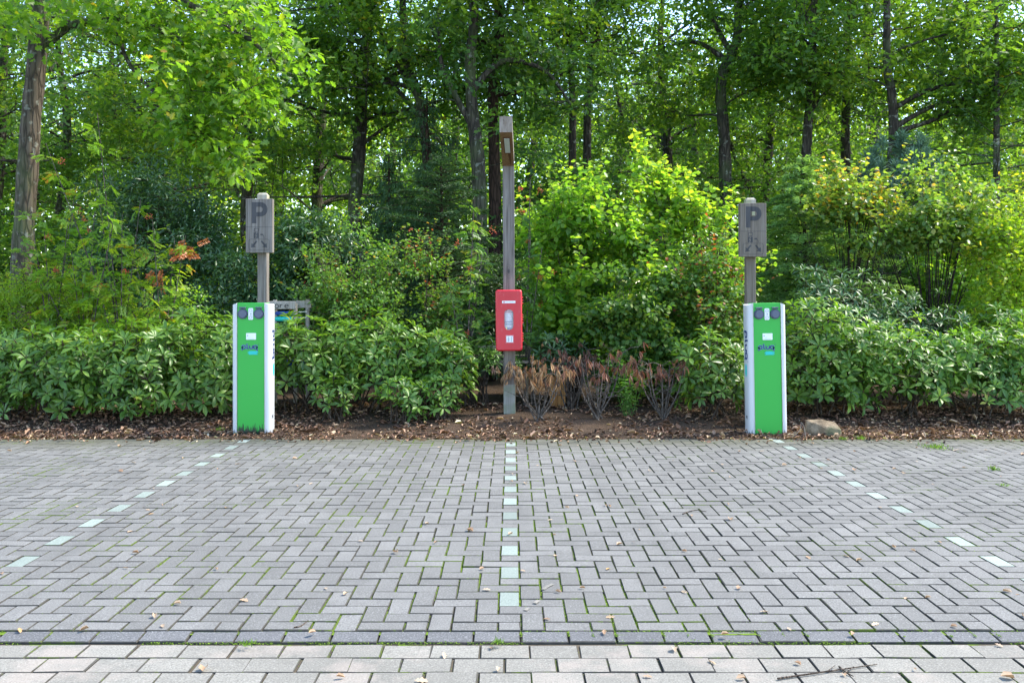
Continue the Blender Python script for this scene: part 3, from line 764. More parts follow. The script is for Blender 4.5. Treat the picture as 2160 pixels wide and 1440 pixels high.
placed_oak('oak at right with two long dark limbs rising to the right edge', 309, 18, .11, [(1880, 400), (1885, 280), (1880, 190), (1870, 80)], [[(1884, 270), (1960, 228), (2040, 205), (2160, 150)], [(1882, 230), (1960, 190), (2060, 165), (2170, 120)], [(1884, 280), (1975, 250), (2080, 190), (2200, 175)]], 'oak', 7, 340)

# the big leaning oak at the left, with the bright branch that sweeps over the bed
def big_oak():
    rng = np.random.default_rng(31); d = 14
    B = np.array([(40 - 1080) / F * d, d, .08])
    def R(px, py, dd=d): return np.array(wp(px, py, dd)) - B
    trunk = [(0, 0, -.15), R(42, 640), R(50, 500), R(62, 300), R(78, 120), R(88, -30), R(100, -300), R(110, -600)]
    limbs = [[R(82, 110), R(105, 88), R(150, 55), R(240, 40, 13.6), R(330, 60, 13.2), R(430, 120, 12.9), R(520, 200, 12.7)],
             [R(88, -20), R(150, -60, 13.6), R(260, -40, 13.2), R(400, 10, 12.8), R(520, 80, 12.6), R(600, 150, 12.5)],
             [R(240, 40, 13.6), R(270, 130, 13.3), R(330, 200, 13), R(400, 260, 12.8), R(470, 320, 12.7)],
             [R(88, -60), R(40, -120, 13.6), R(-60, -60, 13), R(-120, 40, 12.8)],
             [R(95, -200), R(200, -330, 13), R(380, -300, 12.4), R(520, -150, 12.2)],
             [R(90, -100), R(150, -190, 14.6), R(270, -240, 15.2), R(360, -200, 15.6)]]
    C = []
    def band(pts, n, sp, dd):
        pts = np.array(pts, float)
        for _ in range(n):
            t = rng.random() * (len(pts) - 1); a = int(t); p = pts[a] * (1 - t + a) + pts[a + 1] * (t - a)
            C.append(R(p[0] + rng.normal(0, sp), p[1] + rng.normal(0, sp), dd + rng.normal(0, .45)))
    band([(150, 30), (300, 50), (420, 100), (500, 190)], 70, 45, 13.1)
    band([(330, 180), (400, 240), (450, 280), (480, 330)], 60, 28, 12.8)
    band([(160, 10), (350, -10), (500, 60), (600, 130)], 70, 45, 12.7)
    band([(60, 5), (0, 20), (-100, 40)], 22, 30, 13)
    band([(200, -200), (400, -250), (520, -120)], 50, 80, 12.8)
    band([(-100, -150), (100, -300), (300, -500), (400, -300)], 60, 110, 14)
    band([(430, 120), (530, 220), (585, 240)], 22, 22, 12.7)
    C = np.array(C)
    t = tree('oak_tree', 'tall leaning oak with grey bark and a mossy limb, leftmost in view', tuple(B), trunk, [.185, .162, .154, .15, .138, .122, .105, .09],
             limbs, C, .34, 26, .125, .095, 'oak_bright', 'oak', 'bark_near', 'bark', None, rng, -.02, .7, [.085, .07, .035, .05, .06, .06], twigr=.008)
    for o in t.children:
        if o.name.startswith('limb'): o.data.materials[0] = M['moss_bark']; break
big_oak()

# far woodland that reads as one mass
def far_wood():
    rng = np.random.default_rng(41); mb = MB(); n = 2600
    a = rng.uniform(-.72, .72, n); d = rng.uniform(40, 52, n); z = rng.beta(1.0, 1.7, n) * 15
    C = np.c_[a * d, d, z]
    C = gaps(C, .22, -.25, 5)
    spray(rng, C, 26, 1.1, .7, .26, .19, mb=mb, kind='lobed', spread=.5)
    o = mb.obj('far_woodland', 'yellow'); tag(o, 'sunlit yellow green foliage glimpsed deep between the trunks', 'woodland', kind='stuff')
    mb = MB(); n = 4200; a = rng.uniform(-.75, .75, n); d = rng.uniform(53, 60, n); z = rng.random(n) * 13
    spray(rng, np.c_[a * d, d, z], 22, 1.3, .7, .36, .27, mb=mb, kind='lobed', spread=.6, bias=-.1)
    o = mb.obj('woodland_edge', 'yellow'); tag(o, 'pale sunlit leaves closing the view at the far side of the woodland', 'woodland', kind='stuff')
    mb = MB(); n = 2600
    a = rng.uniform(-.72, .72, n); d = rng.uniform(30, 38, n); z = rng.beta(1.0, 1.5, n) * 8.5
    C = gaps(np.c_[a * d, d, z], .3, -.2, 8)
    spray(rng, C, 26, .85, .7, .2, .14, mb=mb, kind='lobed', spread=.5)
    o = mb.obj('woodland_undergrowth', 'oak'); tag(o, 'mid green undergrowth filling the woodland behind the trunks', 'undergrowth', kind='stuff')
far_wood()

# ------------------------------------------------------------------ shrubs
def shrub(name, label, px, d, py_top, width, depth, leaf, L, W, nc, per, crad, stems=9, kind='ovate', stemm='twig', seed=1, shell=.55, z0=.15, gap=-.15, up=.8, bias=0., group=None, lobe=1.6, berries=0, stemr=.014, arch=.15, twigs=True, spread=.35, parts=None, topf=.8, shoots=0):
    rng = np.random.default_rng(seed)
    bx = (px - 1080) / F * d; H = CAMZ - (py_top - HY) * d / F - gz(bx, d)
    root = thing(name, label, 'shrub', (bx, d, gz(bx, d)), 0, group)
    C = []
    while len(C) < nc * 1.6:
        v = rng.normal(0, 1, 3); v /= np.linalg.norm(v); r = shell + (1 - shell) * rng.random()
        r *= (1 + .22 * math.sin(v[0] * 5 * lobe + seed) * math.cos(v[2] * 4 * lobe + seed * 2))
        z = H * (.5 + .5 * v[2] * min(1.08, r))
        if z < z0: continue
        C.append((v[0] * r * width / 2 * (topf + (1 - topf) * (z / H)), v[1] * r * depth / 2, z))
    C = gaps(np.array(C), 1.2, gap, seed)[:nc]
    stemsP = []
    for q in range(stems):
        e = C[rng.integers(len(C))] * (1, 1, 1); e = e * (.85, .85, 1); e[2] = max(e[2], H * .5)
        b = np.array([rng.normal(0, .07 * width * .5), rng.normal(0, .05), -.03])
        stemsP.append(smoothpath([b, b * .6 + e * .22 + (0, 0, arch * H), b * .2 + e * .62 + (0, 0, arch * H * .8), e], 4))
    att = skeleton_attach(rng, C, stemsP, None) if twigs else {}
    for q, sp in enumerate(stemsP):
        mb = MB(); tube(mb, sp, np.linspace(stemr, stemr * .35, len(sp)), 5)
        for p in att.get(q, []): tube(mb, p, np.linspace(stemr * .35, .002, len(p)), 3, cap=False)
        mb.obj('stem', stemm, root)
    mb = MB(); spray(rng, C, per, crad, .6, L, W, up=up, mb=mb, kind=kind, bias=bias, outc=np.array([0, 0, H * .4]), spread=spread)
    if shoots:
        sm_ = MB(); Ct = C[C[:, 2] > H * .45]; PP, DD = [], []
        for q in range(shoots):
            c = Ct[rng.integers(len(Ct))]; o_ = unit(c - np.array([0, 0, H * .35])); v = unit(o_ * (.9, .9, .5) + (0, 0, .55) + rng.normal(0, .25, 3)) * rng.uniform(.3, .62)
            p = wobble(rng, c, c + v, 6, .05); tube(sm_, p, np.linspace(.004, .0012, 6), 3, cap=False)
            for j in range(11):
                t = rng.random() ** .7; x = c + v * t; a = rng.uniform(0, 6.28); PP.append(x); DD.append((math.cos(a), math.sin(a), rng.uniform(-.3, .5)))
        PP = np.array(PP); m = len(PP); add_leaves(mb, PP, np.array(DD), rng.normal(0, .5, (m, 3)) + (0, 0, .7), L * rng.uniform(.7, 1.2, m), W * rng.uniform(.8, 1.1, m), kind, 0, np.clip(rng.random(m) * .7 + .3 + bias, 0, .999))
        o = sm_.obj('shoots', stemm, root); o['kind'] = 'stuff'
    mb.obj('foliage', leaf, root)
    if berries:
        mb = MB()
        for q in range(berries):
            c = C[rng.integers(len(C))] + rng.normal(0, .06, 3); c[1] -= .1
            for _ in range(7):
                p = c + rng.normal(0, .016, 3); s = .0075
                V = p + s * np.array([(1, 0, 0), (-1, 0, 0), (0, 1, 0), (0, -1, 0), (0, 0, 1), (0, 0, -1)])
                mb.add(V, [[0, 2, 4], [2, 1, 4], [1, 3, 4], [3, 0, 4], [2, 0, 5], [1, 2, 5], [3, 1, 5], [0, 3, 5]], 0, rng.random())
        o = mb.obj('berries', 'berry', root); o['kind'] = 'stuff'
    return root

# round leaved bright bush right of the lamp post
shrub('hazel_bush', 'tall bright yellow green round leaved bush beside the right parking sign', 1440, 12.9, 300, 1.75, 1.8, 'hazel', .085, .072, 360, 24, .2, 14, seed=51, bias=.12, z0=.5, shell=.4, shoots=260, gap=.0)
shrub('hazel_bush', 'green round leaved bush directly right of the red cabinet', 1215, 12.8, 365, 1.85, 1.7, 'hazel', .085, .07, 330, 24, .2, 12, seed=52, bias=.0, z0=.55, shell=.4, shoots=240, gap=.0)
shrub('berry_bush', 'green bush with red tinged leaves in front of the bright one', 1490, 12.2, 505, 1.35, 1.2, 'thorn', .06, .045, 280, 26, .17, 10, seed=53, z0=.25, shoots=90, berries=16, bias=.1)
shrub('berry_bush', 'dark green oval leaved bush behind the dead shrubs', 1345, 12.0, 560, 1.7, 1.2, 'oak_dark', .07, .055, 300, 24, .18, 10, seed=54, z0=.2, berries=5, bias=.2)
# berry thicket between sign and lamp post
shrub('berry_bush', 'tangled small leaved thicket with red berries right of the left sign', 745, 12.4, 478, 1.75, 1.4, 'thorn', .048, .032, 430, 30, .17, 12, seed=55, z0=.3, berries=34, shell=.4, shoots=150)
shrub('berry_bush', 'looser small leaved thicket with orange berries nearer the lamp post', 890, 12.7, 520, 1.1, 1.1, 'thorn', .05, .034, 230, 28, .16, 9, seed=56, z0=.3, shoots=90, berries=16, shell=.4, bias=.05)
# dark evergreens
shrub('laurel_bush', 'large dark glossy evergreen behind the yellow saplings', 330, 15.5, 335, 3.2, 2.2, 'laurel', .11, .032, 560, 34, .3, 10, seed=57, kind='rhomb', stemm='twig_dark', z0=.3, shell=.5)
shrub('laurel_bush', 'dark glossy evergreen just right of the left parking sign', 655, 14.2, 425, 1.9, 1.6, 'laurel', .12, .034, 420, 32, .25, 9, seed=58, kind='rhomb', stemm='twig_dark', z0=.3, shell=.5, bias=.1)
shrub('laurel_bush', 'low dark evergreen filling the gap behind the left hedge', 470, 14, 520, 2.0, 1.4, 'laurel', .09, .035, 320, 30, .25, 8, seed=59, kind='rhomb', stemm='twig_dark', z0=.2, bias=.1)
shrub('laurel_bush', 'dark evergreen behind the red cabinet', 1040, 15.2, 560, 1.9, 1.2, 'laurel', .09, .03, 300, 28, .25, 8, seed=60, kind='rhomb', stemm='twig_dark', z0=.2)
# right: multi stemmed sparse shrub and friends
shrub('dogwood_bush', 'open many stemmed shrub with sparse yellow green leaves at right', 1965, 13.6, 345, 3.2, 1.8, 'dog', .075, .055, 430, 17, .24, 30, seed=61, stemm='twig_dark', z0=2.15, shell=.35, gap=-.3, stemr=.013, arch=.06, shoots=120)
shrub('dogwood_bush', 'yellow leaved shrub above the dark tangle of bare twigs', 1790, 13.9, 375, 2.0, 1.4, 'dog', .075, .055, 190, 13, .22, 16, seed=62, stemm='twig_dark', z0=2.65, shell=.4, gap=-.3, bias=.12, shoots=80)
shrub('yellow_bush', 'bright yellow green bush at the right edge', 2130, 12.9, 430, 1.3, 1.2, 'yellow', .06, .045, 330, 26, .2, 9, seed=63, z0=.4, shoots=60)
shrub('holly_bush', 'dense green bush behind the right hedge and open stems', 2080, 15.8, 470, 3.4, 1.5, 'hazel', .08, .055, 360, 28, .28, 8, seed=64, z0=.3)
shrub('holly_bush', 'mid green bush in the shade behind the bare twig tangle', 1850, 17, 520, 3.6, 1.5, 'oak_dark', .09, .055, 380, 28, .3, 8, seed=65, z0=.3)
# yellow green low growth at left
shrub('bramble_bush', 'feathery yellow green growth around the foot of the leaning oak', 60, 12.9, 560, 1.7, 1.2, 'yellow', .05, .02, 330, 34, .2, 9, seed=66, z0=.5, kind='ovate', bias=-.05, shoots=80)
shrub('bramble_bush', 'low yellow green growth above the middle of the left hedge', 210, 12.6, 590, 1.3, 1.0, 'yellow', .05, .022, 220, 32, .18, 8, seed=67, z0=.6, kind='ovate', bias=-.05, shoots=60)
shrub('bramble_bush', 'small light green bush in front of the low dark evergreen', 380, 12.2, 590, .8, .7, 'hazel', .04, .03, 150, 26, .13, 8, seed=68, z0=.5)
# mid-distance bushes in the depth
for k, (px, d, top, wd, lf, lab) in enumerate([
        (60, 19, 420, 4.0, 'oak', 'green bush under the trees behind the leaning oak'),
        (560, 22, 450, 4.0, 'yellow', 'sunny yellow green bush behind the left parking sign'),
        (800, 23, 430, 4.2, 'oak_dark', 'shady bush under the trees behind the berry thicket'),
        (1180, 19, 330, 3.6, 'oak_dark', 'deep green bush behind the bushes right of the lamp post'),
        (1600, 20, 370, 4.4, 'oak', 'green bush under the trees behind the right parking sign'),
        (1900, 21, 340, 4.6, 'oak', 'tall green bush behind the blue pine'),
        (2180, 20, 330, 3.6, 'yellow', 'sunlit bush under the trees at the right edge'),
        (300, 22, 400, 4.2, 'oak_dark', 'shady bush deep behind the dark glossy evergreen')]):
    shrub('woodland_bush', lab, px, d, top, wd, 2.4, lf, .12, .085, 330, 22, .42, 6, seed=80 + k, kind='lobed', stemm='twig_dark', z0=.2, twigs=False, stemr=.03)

# ------------------------------------------------------------------ conifers
def conifer(name, label, px, d, py_top, rad, leaf, seed, z0=.5, droop=.35, n=60, needle=.05, dens=220, r=.07, barkm='bark_red', hang=True, tiers=None):
    rng = np.random.default_rng(seed); bx = (px - 1080) / F * d; H = CAMZ - (py_top - HY) * d / F
    root = thing(name, label, 'tree', (bx, d, .06))
    mb = MB(); tube(mb, smoothpath([(0, 0, -.1), (.02, 0, H * .5), (0, 0, H)], 8), np.linspace(r, .012, 17), 9, 0, .04, rng); mb.obj('trunk', barkm, root)
    nb = MB(); fb = MB()
    for q in range(n):
        t = (q + rng.random()) / n; z = z0 + (H - z0) * t; ln = rad * (1 - t) ** .75 * rng.uniform(.65, 1.1) + .12; a = q * 2.4 + rng.normal(0, .3)
        h = np.array([math.cos(a), math.sin(a), 0])
        s = np.linspace(0, 1, 7)[:, None]
        P = np.array([0, 0, z]) + h * ln * s + np.array([0, 0, 1.0]) * (ln * (.18 * s - droop * s ** 2))
        tube(nb, P, np.linspace(.014, .004, 7), 4, cap=False)
        m = int(dens * ln); u = rng.random(m) ** .8
        Pm = np.array([np.interp(u, s[:, 0], P[:, i]) for i in range(3)]).T
        side = np.cross(h, (0, 0, 1)); sg = rng.choice([-1, 1], m)
        off = side[None] * (sg * rng.random(m) * .30 * ln * (1.05 - u))[:, None]
        Pm = Pm + off
        if hang: Pm[:, 2] -= rng.random(m) ** 1.5 * .22
        else: Pm[:, 2] += rng.normal(0, .02, m)
        D = h * .5 + side[None] * sg[:, None] * .7 + rng.normal(0, .25, (m, 3)); 
        if hang: D[:, 2] -= .9
        Nn = rng.normal(0, .5, (m, 3)); Nn[:, 2] += .7
        add_leaves(fb, Pm, D, Nn, needle * rng.uniform(.7, 1.4, m), needle * .28, 'rhomb', 0, np.clip(rng.random(m) * .6 + .4 * rng.random(), 0, 1))
    nb.obj('branches', barkm, root); fb.obj('needles', leaf, root)
    return root
conifer('spruce_tree', 'drooping dark spruce left of the lamp post', 900, 18.2, 200, 2.0, 'conifer', 91, z0=1.0, droop=.3, n=42, needle=.10, dens=170, r=.13)
conifer('spruce_tree', 'shaded dark spruce behind the berry thicket', 820, 18.8, 330, 1.5, 'conifer', 92, z0=.8, droop=.32, n=44, needle=.10, dens=180, r=.1)
conifer('yew_tree', 'low broad dark green conifer in front of the spruce', 930, 15.0, 335, 1.7, 'conifer', 93, z0=1.5, droop=.1, n=60, needle=.06, dens=520, r=.08, hang=False)
conifer('hemlock_tree', 'feathery blue green conifer right of the right parking sign', 1695, 14.6, 340, 1.8, 'hemlock', 94, z0=.4, droop=.28, n=90, needle=.08, dens=460, r=.06, hang=False)
conifer('hemlock_tree', 'darker feathery conifer behind the bare twig tangle', 1790, 15.6, 420, 1.5, 'hemlock', 95, z0=.3, droop=.2, n=70, needle=.06, dens=560, r=.05, hang=False)
conifer('pine_tree', 'slender straight conifer with thin level twigs near the right edge', 2100, 17.5, -350, 1.9, 'conifer', 96, z0=2.4, droop=-.08, n=46, needle=.08, dens=60, r=.095, hang=False, barkm='bark')
def blue_pine():
    rng = np.random.default_rng(97); d = 16.5; B = np.array(T(1895, d)); root = thing('pine_tree', 'small blue green pine with soft needle tufts above the open shrub', 'tree', tuple(B))
    top = CAMZ - (262 - HY) * d / F
    mb = MB(); tube(mb, smoothpath([(0, 0, 0), (.03, 0, 2), (.05, 0, top - .1)], 6), np.linspace(.04, .008, 13), 7); mb.obj('trunk', 'bark', root)
    br = MB(); nd = MB()
    tufts = [np.array((.05, 0, top - .25 - .05 * k)) for k in range(6)]
    for k in range(46):
        z = top - .5 - rng.random() * 1.6; a = k * 2.4; ln = .3 + (top - z) * .42 * rng.uniform(.6, 1)
        e = np.array((math.cos(a) * ln, math.sin(a) * ln, z + ln * .35)); tube(br, wobble(rng, (.03, 0, z), e, 5, .05), np.linspace(.012, .004, 5), 4); tufts.append(e)
    for e in tufts:
        m = 120; D = rng.normal(0, .75, (m, 3)) + (0, 0, .9); Pm = np.repeat(e[None], m, 0) - np.c_[rng.normal(0, .02, m), rng.normal(0, .02, m), rng.random(m) * .2]
        add_leaves(nd, Pm, D, rng.normal(0, 1, (m, 3)), rng.uniform(.12, .2, m), .0065, 'rhomb', 0, rng.random(m))
    br.obj('branches', 'bark', root); nd.obj('needles', 'pine', root)
blue_pine()

# ------------------------------------------------------------------ rowan saplings: thin stems, feather leaves
def rowan(label, px, d, py_top, seed, nst=4, spreadx=.5, per=16, berries=0, leaf='rowan', z0=.5, orange=0):
    rng = np.random.default_rng(seed); bx = (px - 1080) / F * d; z_ = gz(bx, d); H = CAMZ - (py_top - HY) * d / F - z_
    root = thing('rowan_sapling', label, 'sapling', (bx, d, z_))
    fb = MB(); bb = MB(); ob = MB(); P_, D_, N_ = [], [], []
    for s in range(nst):
        h = H * (1 if s == 0 else rng.uniform(.6, .95)); e = np.array((rng.normal(0, spreadx) if s else rng.normal(0, .1), rng.normal(0, .25), h))
        sp = smoothpath([(rng.normal(0, .05), rng.normal(0, .05), -.03), e * (.25, .25, .4), e], 10)
        mb = MB(); tube(mb, sp, np.linspace(.016, .004, len(sp)), 5)
        for k in range(per):
            t = .25 + .75 * (k + rng.random()) / per; a = k * 2.4 + rng.random(); st = sp[min(len(sp) - 1, int(t * (len(sp) - 1)))]
            if st[2] < z0: continue
            ln = rng.uniform(.2, .55) * (1.15 - t); b = st + np.array((math.cos(a) * ln, math.sin(a) * ln, ln * rng.uniform(.1, .8)))
            tube(mb, wobble(rng, st, b, 4, .06), np.linspace(.005, .002, 4), 3, cap=False)
            for q in range(3):
                l0 = st + (b - st) * rng.uniform(.45, 1); az = rng.uniform(0, 6.28); ax = np.array((math.cos(az), math.sin(az), rng.uniform(-.8, .5))); ax /= np.linalg.norm(ax); LL = rng.uniform(.13, .2)
                nb_ = rng.normal(0, .7, 2); sd_ = np.cross(ax, (nb_[0], nb_[1], 1)); sd_ /= np.linalg.norm(sd_)
                for j in range(6):
                    p = l0 + ax * LL * (.2 + .8 * j / 6) - np.array((0, 0, .03 * (j / 6) ** 2))
                    for sg in (-1, 1):
                        P_.append(p); D_.append(sd_ * sg + ax * .5 + (0, 0, -.15)); N_.append((rng.normal(0, .25) + nb_[0], rng.normal(0, .25) + nb_[1], 1))
                P_.append(l0 + ax * LL); D_.append(ax); N_.append((0, 0, 1))
        mb.obj('stem', 'twig_pale', root)
        for k in range(berries):
            c = sp[rng.integers(len(sp) * 2 // 3, len(sp))] + rng.normal(0, .18, 3)
            for _ in range(16):
                p = c + rng.normal(0, .022, 3); V = p + .009 * np.array([(1, 0, 0), (-1, 0, 0), (0, 1, 0), (0, -1, 0), (0, 0, 1), (0, 0, -1)])
                bb.add(V, [[0, 2, 4], [2, 1, 4], [1, 3, 4], [3, 0, 4], [2, 0, 5], [1, 2, 5], [3, 1, 5], [0, 3, 5]], 0, rng.random())
    n = len(P_); add_leaves(fb, np.array(P_), np.array(D_), np.array(N_), rng.uniform(.05, .075, n), rng.uniform(.021, .03, n), 'rhomb', 0, np.clip(np.repeat(rng.random((n + 12) // 13), 13)[:n] * .8 + rng.random(n) * .2, 0, .999))
    fb.obj('foliage', leaf, root)
    if bb.n: o = bb.obj('berries', 'berry', root); o['kind'] = 'stuff'
    if orange:
        for k in range(orange):
            c = np.array(((rng.uniform(385, 400) - px) / F * d + rng.normal(0, .09), rng.normal(0, .05), CAMZ - (530 - HY) * d / F - z_ + rng.normal(0, .05)))
            if k > orange * .6: c = np.array(((340 - px) / F * d + rng.normal(0, .04), 0, CAMZ - (575 - HY) * d / F - z_ + rng.normal(0, .07)))
            m = 16; ax = unit(rng.normal(0, 1, 3) + (0, 0, -.5)); t = np.repeat(np.linspace(.1, 1, 8), 2)
            Pm = c + ax * .16 * t[:, None]; sd_ = unit(np.cross(ax, (0, 1, 0.2))); D = np.tile([sd_, -sd_], (8, 1)) + ax * .6
            add_leaves(ob, Pm, D, rng.normal(0, .4, (m, 3)) + (0, -.6, .6), .045, .017, 'rhomb', 0, rng.random(m))
        o = ob.obj('withered_leaves', 'orange', root); o['label'] = 'cluster of withered orange leaves'
        mb = MB(); tube(mb, wobble(rng, (0, 0, .75), ((388 - px) / F * d, 0, CAMZ - (525 - HY) * d / F - z_), 8, .03), np.linspace(.012, .004, 8), 5); mb.obj('stem', 'twig', root)
rowan('tall slender yellow green sapling with withered orange leaves above the left hedge', 255, 12.0, 255, 101, 5, .35, 18, berries=1, orange=22)
rowan('yellow green sapling with many fine stems between the trunk and the tall sapling', 180, 12.2, 440, 106, 6, .5, 16)
rowan('low yellow green sapling leaning towards the left charging post', 345, 12.1, 470, 107, 5, .4, 16)
rowan('thin yellow green sapling close to the leaning oak trunk', 110, 12.3, 380, 102, 4, .35, 16, berries=2)
rowan('pale stemmed sapling left of the lamp post', 985, 11.9, 420, 103, 4, .22, 15, berries=1, leaf='thorn')
rowan('slim sapling with red berries right behind the lamp post', 1110, 12.2, 375, 104, 3, .15, 12, berries=4, leaf='thorn')

# bare twig tangle under the open shrub
def tangle():
    rng = np.random.default_rng(105); d = 13.4; B = T(1800, d); root = thing('bare_bush', 'dark tangle of leafless twigs behind the right rhododendrons', 'shrub', B)
    for k in range(16):
        mb = MB(); e = np.array((rng.uniform(-.75, .9), rng.normal(0, .3), rng.uniform(1.2, 2.5)))
        p = smoothpath([(rng.normal(0, .15), rng.normal(0, .1), -.02), e * (.3, .3, .4) + rng.normal(0, .08, 3), e], 7); tube(mb, p, np.linspace(.013, .004, len(p)), 5)
        for q in range(34):
            s = p[rng.integers(len(p) // 3, len(p))]; v = rng.normal(0, .28, 3) + (0, 0, .05); tube(mb, wobble(rng, s, s + v, 4, .12), np.linspace(.0045, .0015, 4), 3, cap=False)
        mb.obj('stem', 'twig_dark' if k % 4 else 'twig', root)
tangle()

# ------------------------------------------------------------------ rhododendrons: every whorl of leaves is a part
def whorl_mesh(rng, n=10, L=.125, W=.040, mat='rhodo', el=(.05, .75), dead=False):
    mb = MB(); a = np.arange(n) * 2.4 + rng.normal(0, .15, n); e = np.linspace(el[0], el[1], n) + rng.normal(0, .1, n)
    D = np.c_[np.cos(a) * np.cos(e), np.sin(a) * np.cos(e), np.sin(e)]
    Nn = np.c_[-np.cos(a) * np.sin(e), -np.sin(a) * np.sin(e), np.cos(e)] + rng.normal(0, .15, (n, 3))
    P = D * .012; s = rng.uniform(.75, 1.1, n) * np.linspace(1.05, .75, n)
    add_leaves(mb, P, D, Nn, L * s, W * s, 'rhodo', 0, rng.random(n))
    tube(mb, [(0, 0, -.06), (0, 0, .0), (0, 0, .02)], [.004, .005, .002], 5, 1)
    return mb.mesh('leaf_whorl', [mat, 'twig'])
wr = np.random.default_rng(111)
WH = {'rhodo': [whorl_mesh(wr, int(wr.integers(8, 12)), .142, .050, 'rhodo', (-.35 + .1 * k, .75)) for k in range(8)],
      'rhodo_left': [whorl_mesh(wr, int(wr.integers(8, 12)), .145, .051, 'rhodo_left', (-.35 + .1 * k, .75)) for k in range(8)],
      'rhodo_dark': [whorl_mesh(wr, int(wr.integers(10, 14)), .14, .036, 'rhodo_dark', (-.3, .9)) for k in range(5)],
      'small': [whorl_mesh(wr, int(wr.integers(7, 11)), .085, .028, 'rhodo', (-.2, .8)) for k in range(5)]}
def rhodo(label, px, d, py_top, width, depth, n, seed, kind='rhodo', zlow=.08, group=None, sc=1.0, inner=500, name='rhododendron_bush', frontlow=True):
    n = int(n * .8); rng = np.random.default_rng(seed); bx = (px - 1080) / F * d; z_ = gz(bx, d); H = CAMZ - (py_top - HY) * d / F - z_
    root = thing(name, label, 'shrub', (bx, d, z_), 0, group)
    C = []; Nm = []
    tries = 0
    while len(C) < n and tries < n * 60:
        tries += 1
        v = rng.normal(0, 1, 3); v /= np.linalg.norm(v)
        if v[1] > .5 and rng.random() < .7: continue
        r = rng.uniform(.80, 1.06) * (1 + .15 * math.sin(5 * v[0] + seed) * math.cos(5 * v[2] + seed) + .09 * math.sin(11 * v[0] + 2 * seed))
        if rng.random() < .22: r *= rng.uniform(.7, .95)
        elif rng.random() < .10: r *= rng.uniform(1.08, 1.24)
        # squarish mound: full flanks down to the ground
        q = np.sign(v) * np.abs(v) ** .82
        p = np.array([q[0] * r * width / 2, q[1] * r * depth / 2, H * (.46 + .54 * q[2] * r)])
        if p[2] < zlow + rng.random() * .12 + .16 * max(0, math.sin(p[0] * 7 + seed)): continue
        if any(abs(p[0] - c[0]) < .095 * sc and abs(p[1] - c[1]) < .13 * sc and abs(p[2] - c[2]) < .09 * sc for c in C[-400:]) and tries < n * 40: continue
        C.append(p); Nm.append(unit(np.array([v[0] * .9, v[1] * 1.0, v[2] * .8 + .75]) + rng.normal(0, .22, 3)))
    C = np.array(C)
    stems = []
    for k in range(10):
        e = C[rng.integers(len(C))] * (.8, .8, .85); b = np.array((rng.normal(0, width * .12), rng.normal(0, depth * .1), -.03)); stems.append(smoothpath([b, b * .5 + e * .4 + (0, 0, .04), e], 5))
    att = skeleton_attach(rng, C[::2], stems, None)
    for k, sp in enumerate(stems):
        mb = MB(); tube(mb, sp, np.linspace(.013, .006, len(sp)), 5)
        for p in att.get(k, []): tube(mb, p, np.linspace(.005, .003, len(p)), 3, cap=False)
        mb.obj('stem', 'twig', root)
    for c, nv in zip(C, Nm):
        me = WH[kind][rng.integers(len(WH[kind]))]
        o = bpy.data.objects.new('leaf_whorl', me); COL.objects.link(o); o.parent = root; o.location = c
        q = Vector(nv).to_track_quat('Z', 'Y') @ Quaternion((0, 0, 1), rng.uniform(0, 6.28)); o.rotation_mode = 'QUATERNION'; o.rotation_quaternion = q
        s = rng.uniform(.75, 1.15) * sc; o.scale = (s, s, s)
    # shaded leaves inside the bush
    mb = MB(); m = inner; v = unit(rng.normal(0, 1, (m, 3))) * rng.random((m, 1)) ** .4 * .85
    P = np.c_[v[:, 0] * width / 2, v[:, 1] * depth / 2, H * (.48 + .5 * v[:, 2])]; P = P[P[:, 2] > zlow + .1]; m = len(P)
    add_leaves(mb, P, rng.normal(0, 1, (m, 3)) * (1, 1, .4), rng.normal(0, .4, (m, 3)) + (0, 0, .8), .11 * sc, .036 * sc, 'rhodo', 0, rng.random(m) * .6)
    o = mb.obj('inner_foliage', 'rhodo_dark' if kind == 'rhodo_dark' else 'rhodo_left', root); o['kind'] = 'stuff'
    return root
rhodo('rhododendron of the left hedge cut by the left edge of the view', -20, 11.1, 700, 1.5, 1.1, 190, 121, 'rhodo_left')
rhodo('broad rhododendron of the left hedge, second from the left edge', 130, 10.95, 704, 1.35, 1.1, 220, 122, 'rhodo_left')
rhodo('rhododendron in the middle of the left hedge under the orange leaves', 280, 10.9, 694, 1.25, 1.1, 220, 123, 'rhodo_left')
rhodo('rhododendron of the left hedge touching the left charging post', 435, 11.05, 672, 1.15, 1.0, 210, 124, 'rhodo_left')
rhodo('rhododendron filling the space right behind the left charging post', 640, 11.3, 690, .95, .8, 150, 125, 'rhodo_left', zlow=.3)
rhodo('tall light green rhododendron between the left charger and the lamp post', 785, 11.3, 680, 1.25, .9, 210, 126, zlow=.22)
rhodo('rhododendron sloping down towards the lamp post', 925, 11.3, 718, .75, .8, 110, 127, zlow=.25)
rhodo('low sprawling rhododendron in front of the tall light green one', 845, 10.6, 800, .5, .4, 36, 128, zlow=.06, inner=60, sc=.85)
rhodo('small low rhododendron shoot left of the sprawling one', 700, 10.7, 800, .45, .35, 26, 129, 'rhodo_left', zlow=.1, inner=40, sc=.85)
rhodo('low leaning rhododendron nearest the lamp post', 930, 10.7, 790, .4, .4, 34, 130, zlow=.06, inner=50, sc=.8)
rhodo('small leaved bush with bare lower stems just left of the lamp post', 1005, 11.8, 730, .95, .7, 210, 131, 'small', zlow=.45, inner=300, name='azalea_bush')
rhodo('dark blue green rhododendron behind the middle dead shrub', 1180, 12.1, 712, .75, .6, 70, 132, 'rhodo_dark', zlow=.4, inner=150)
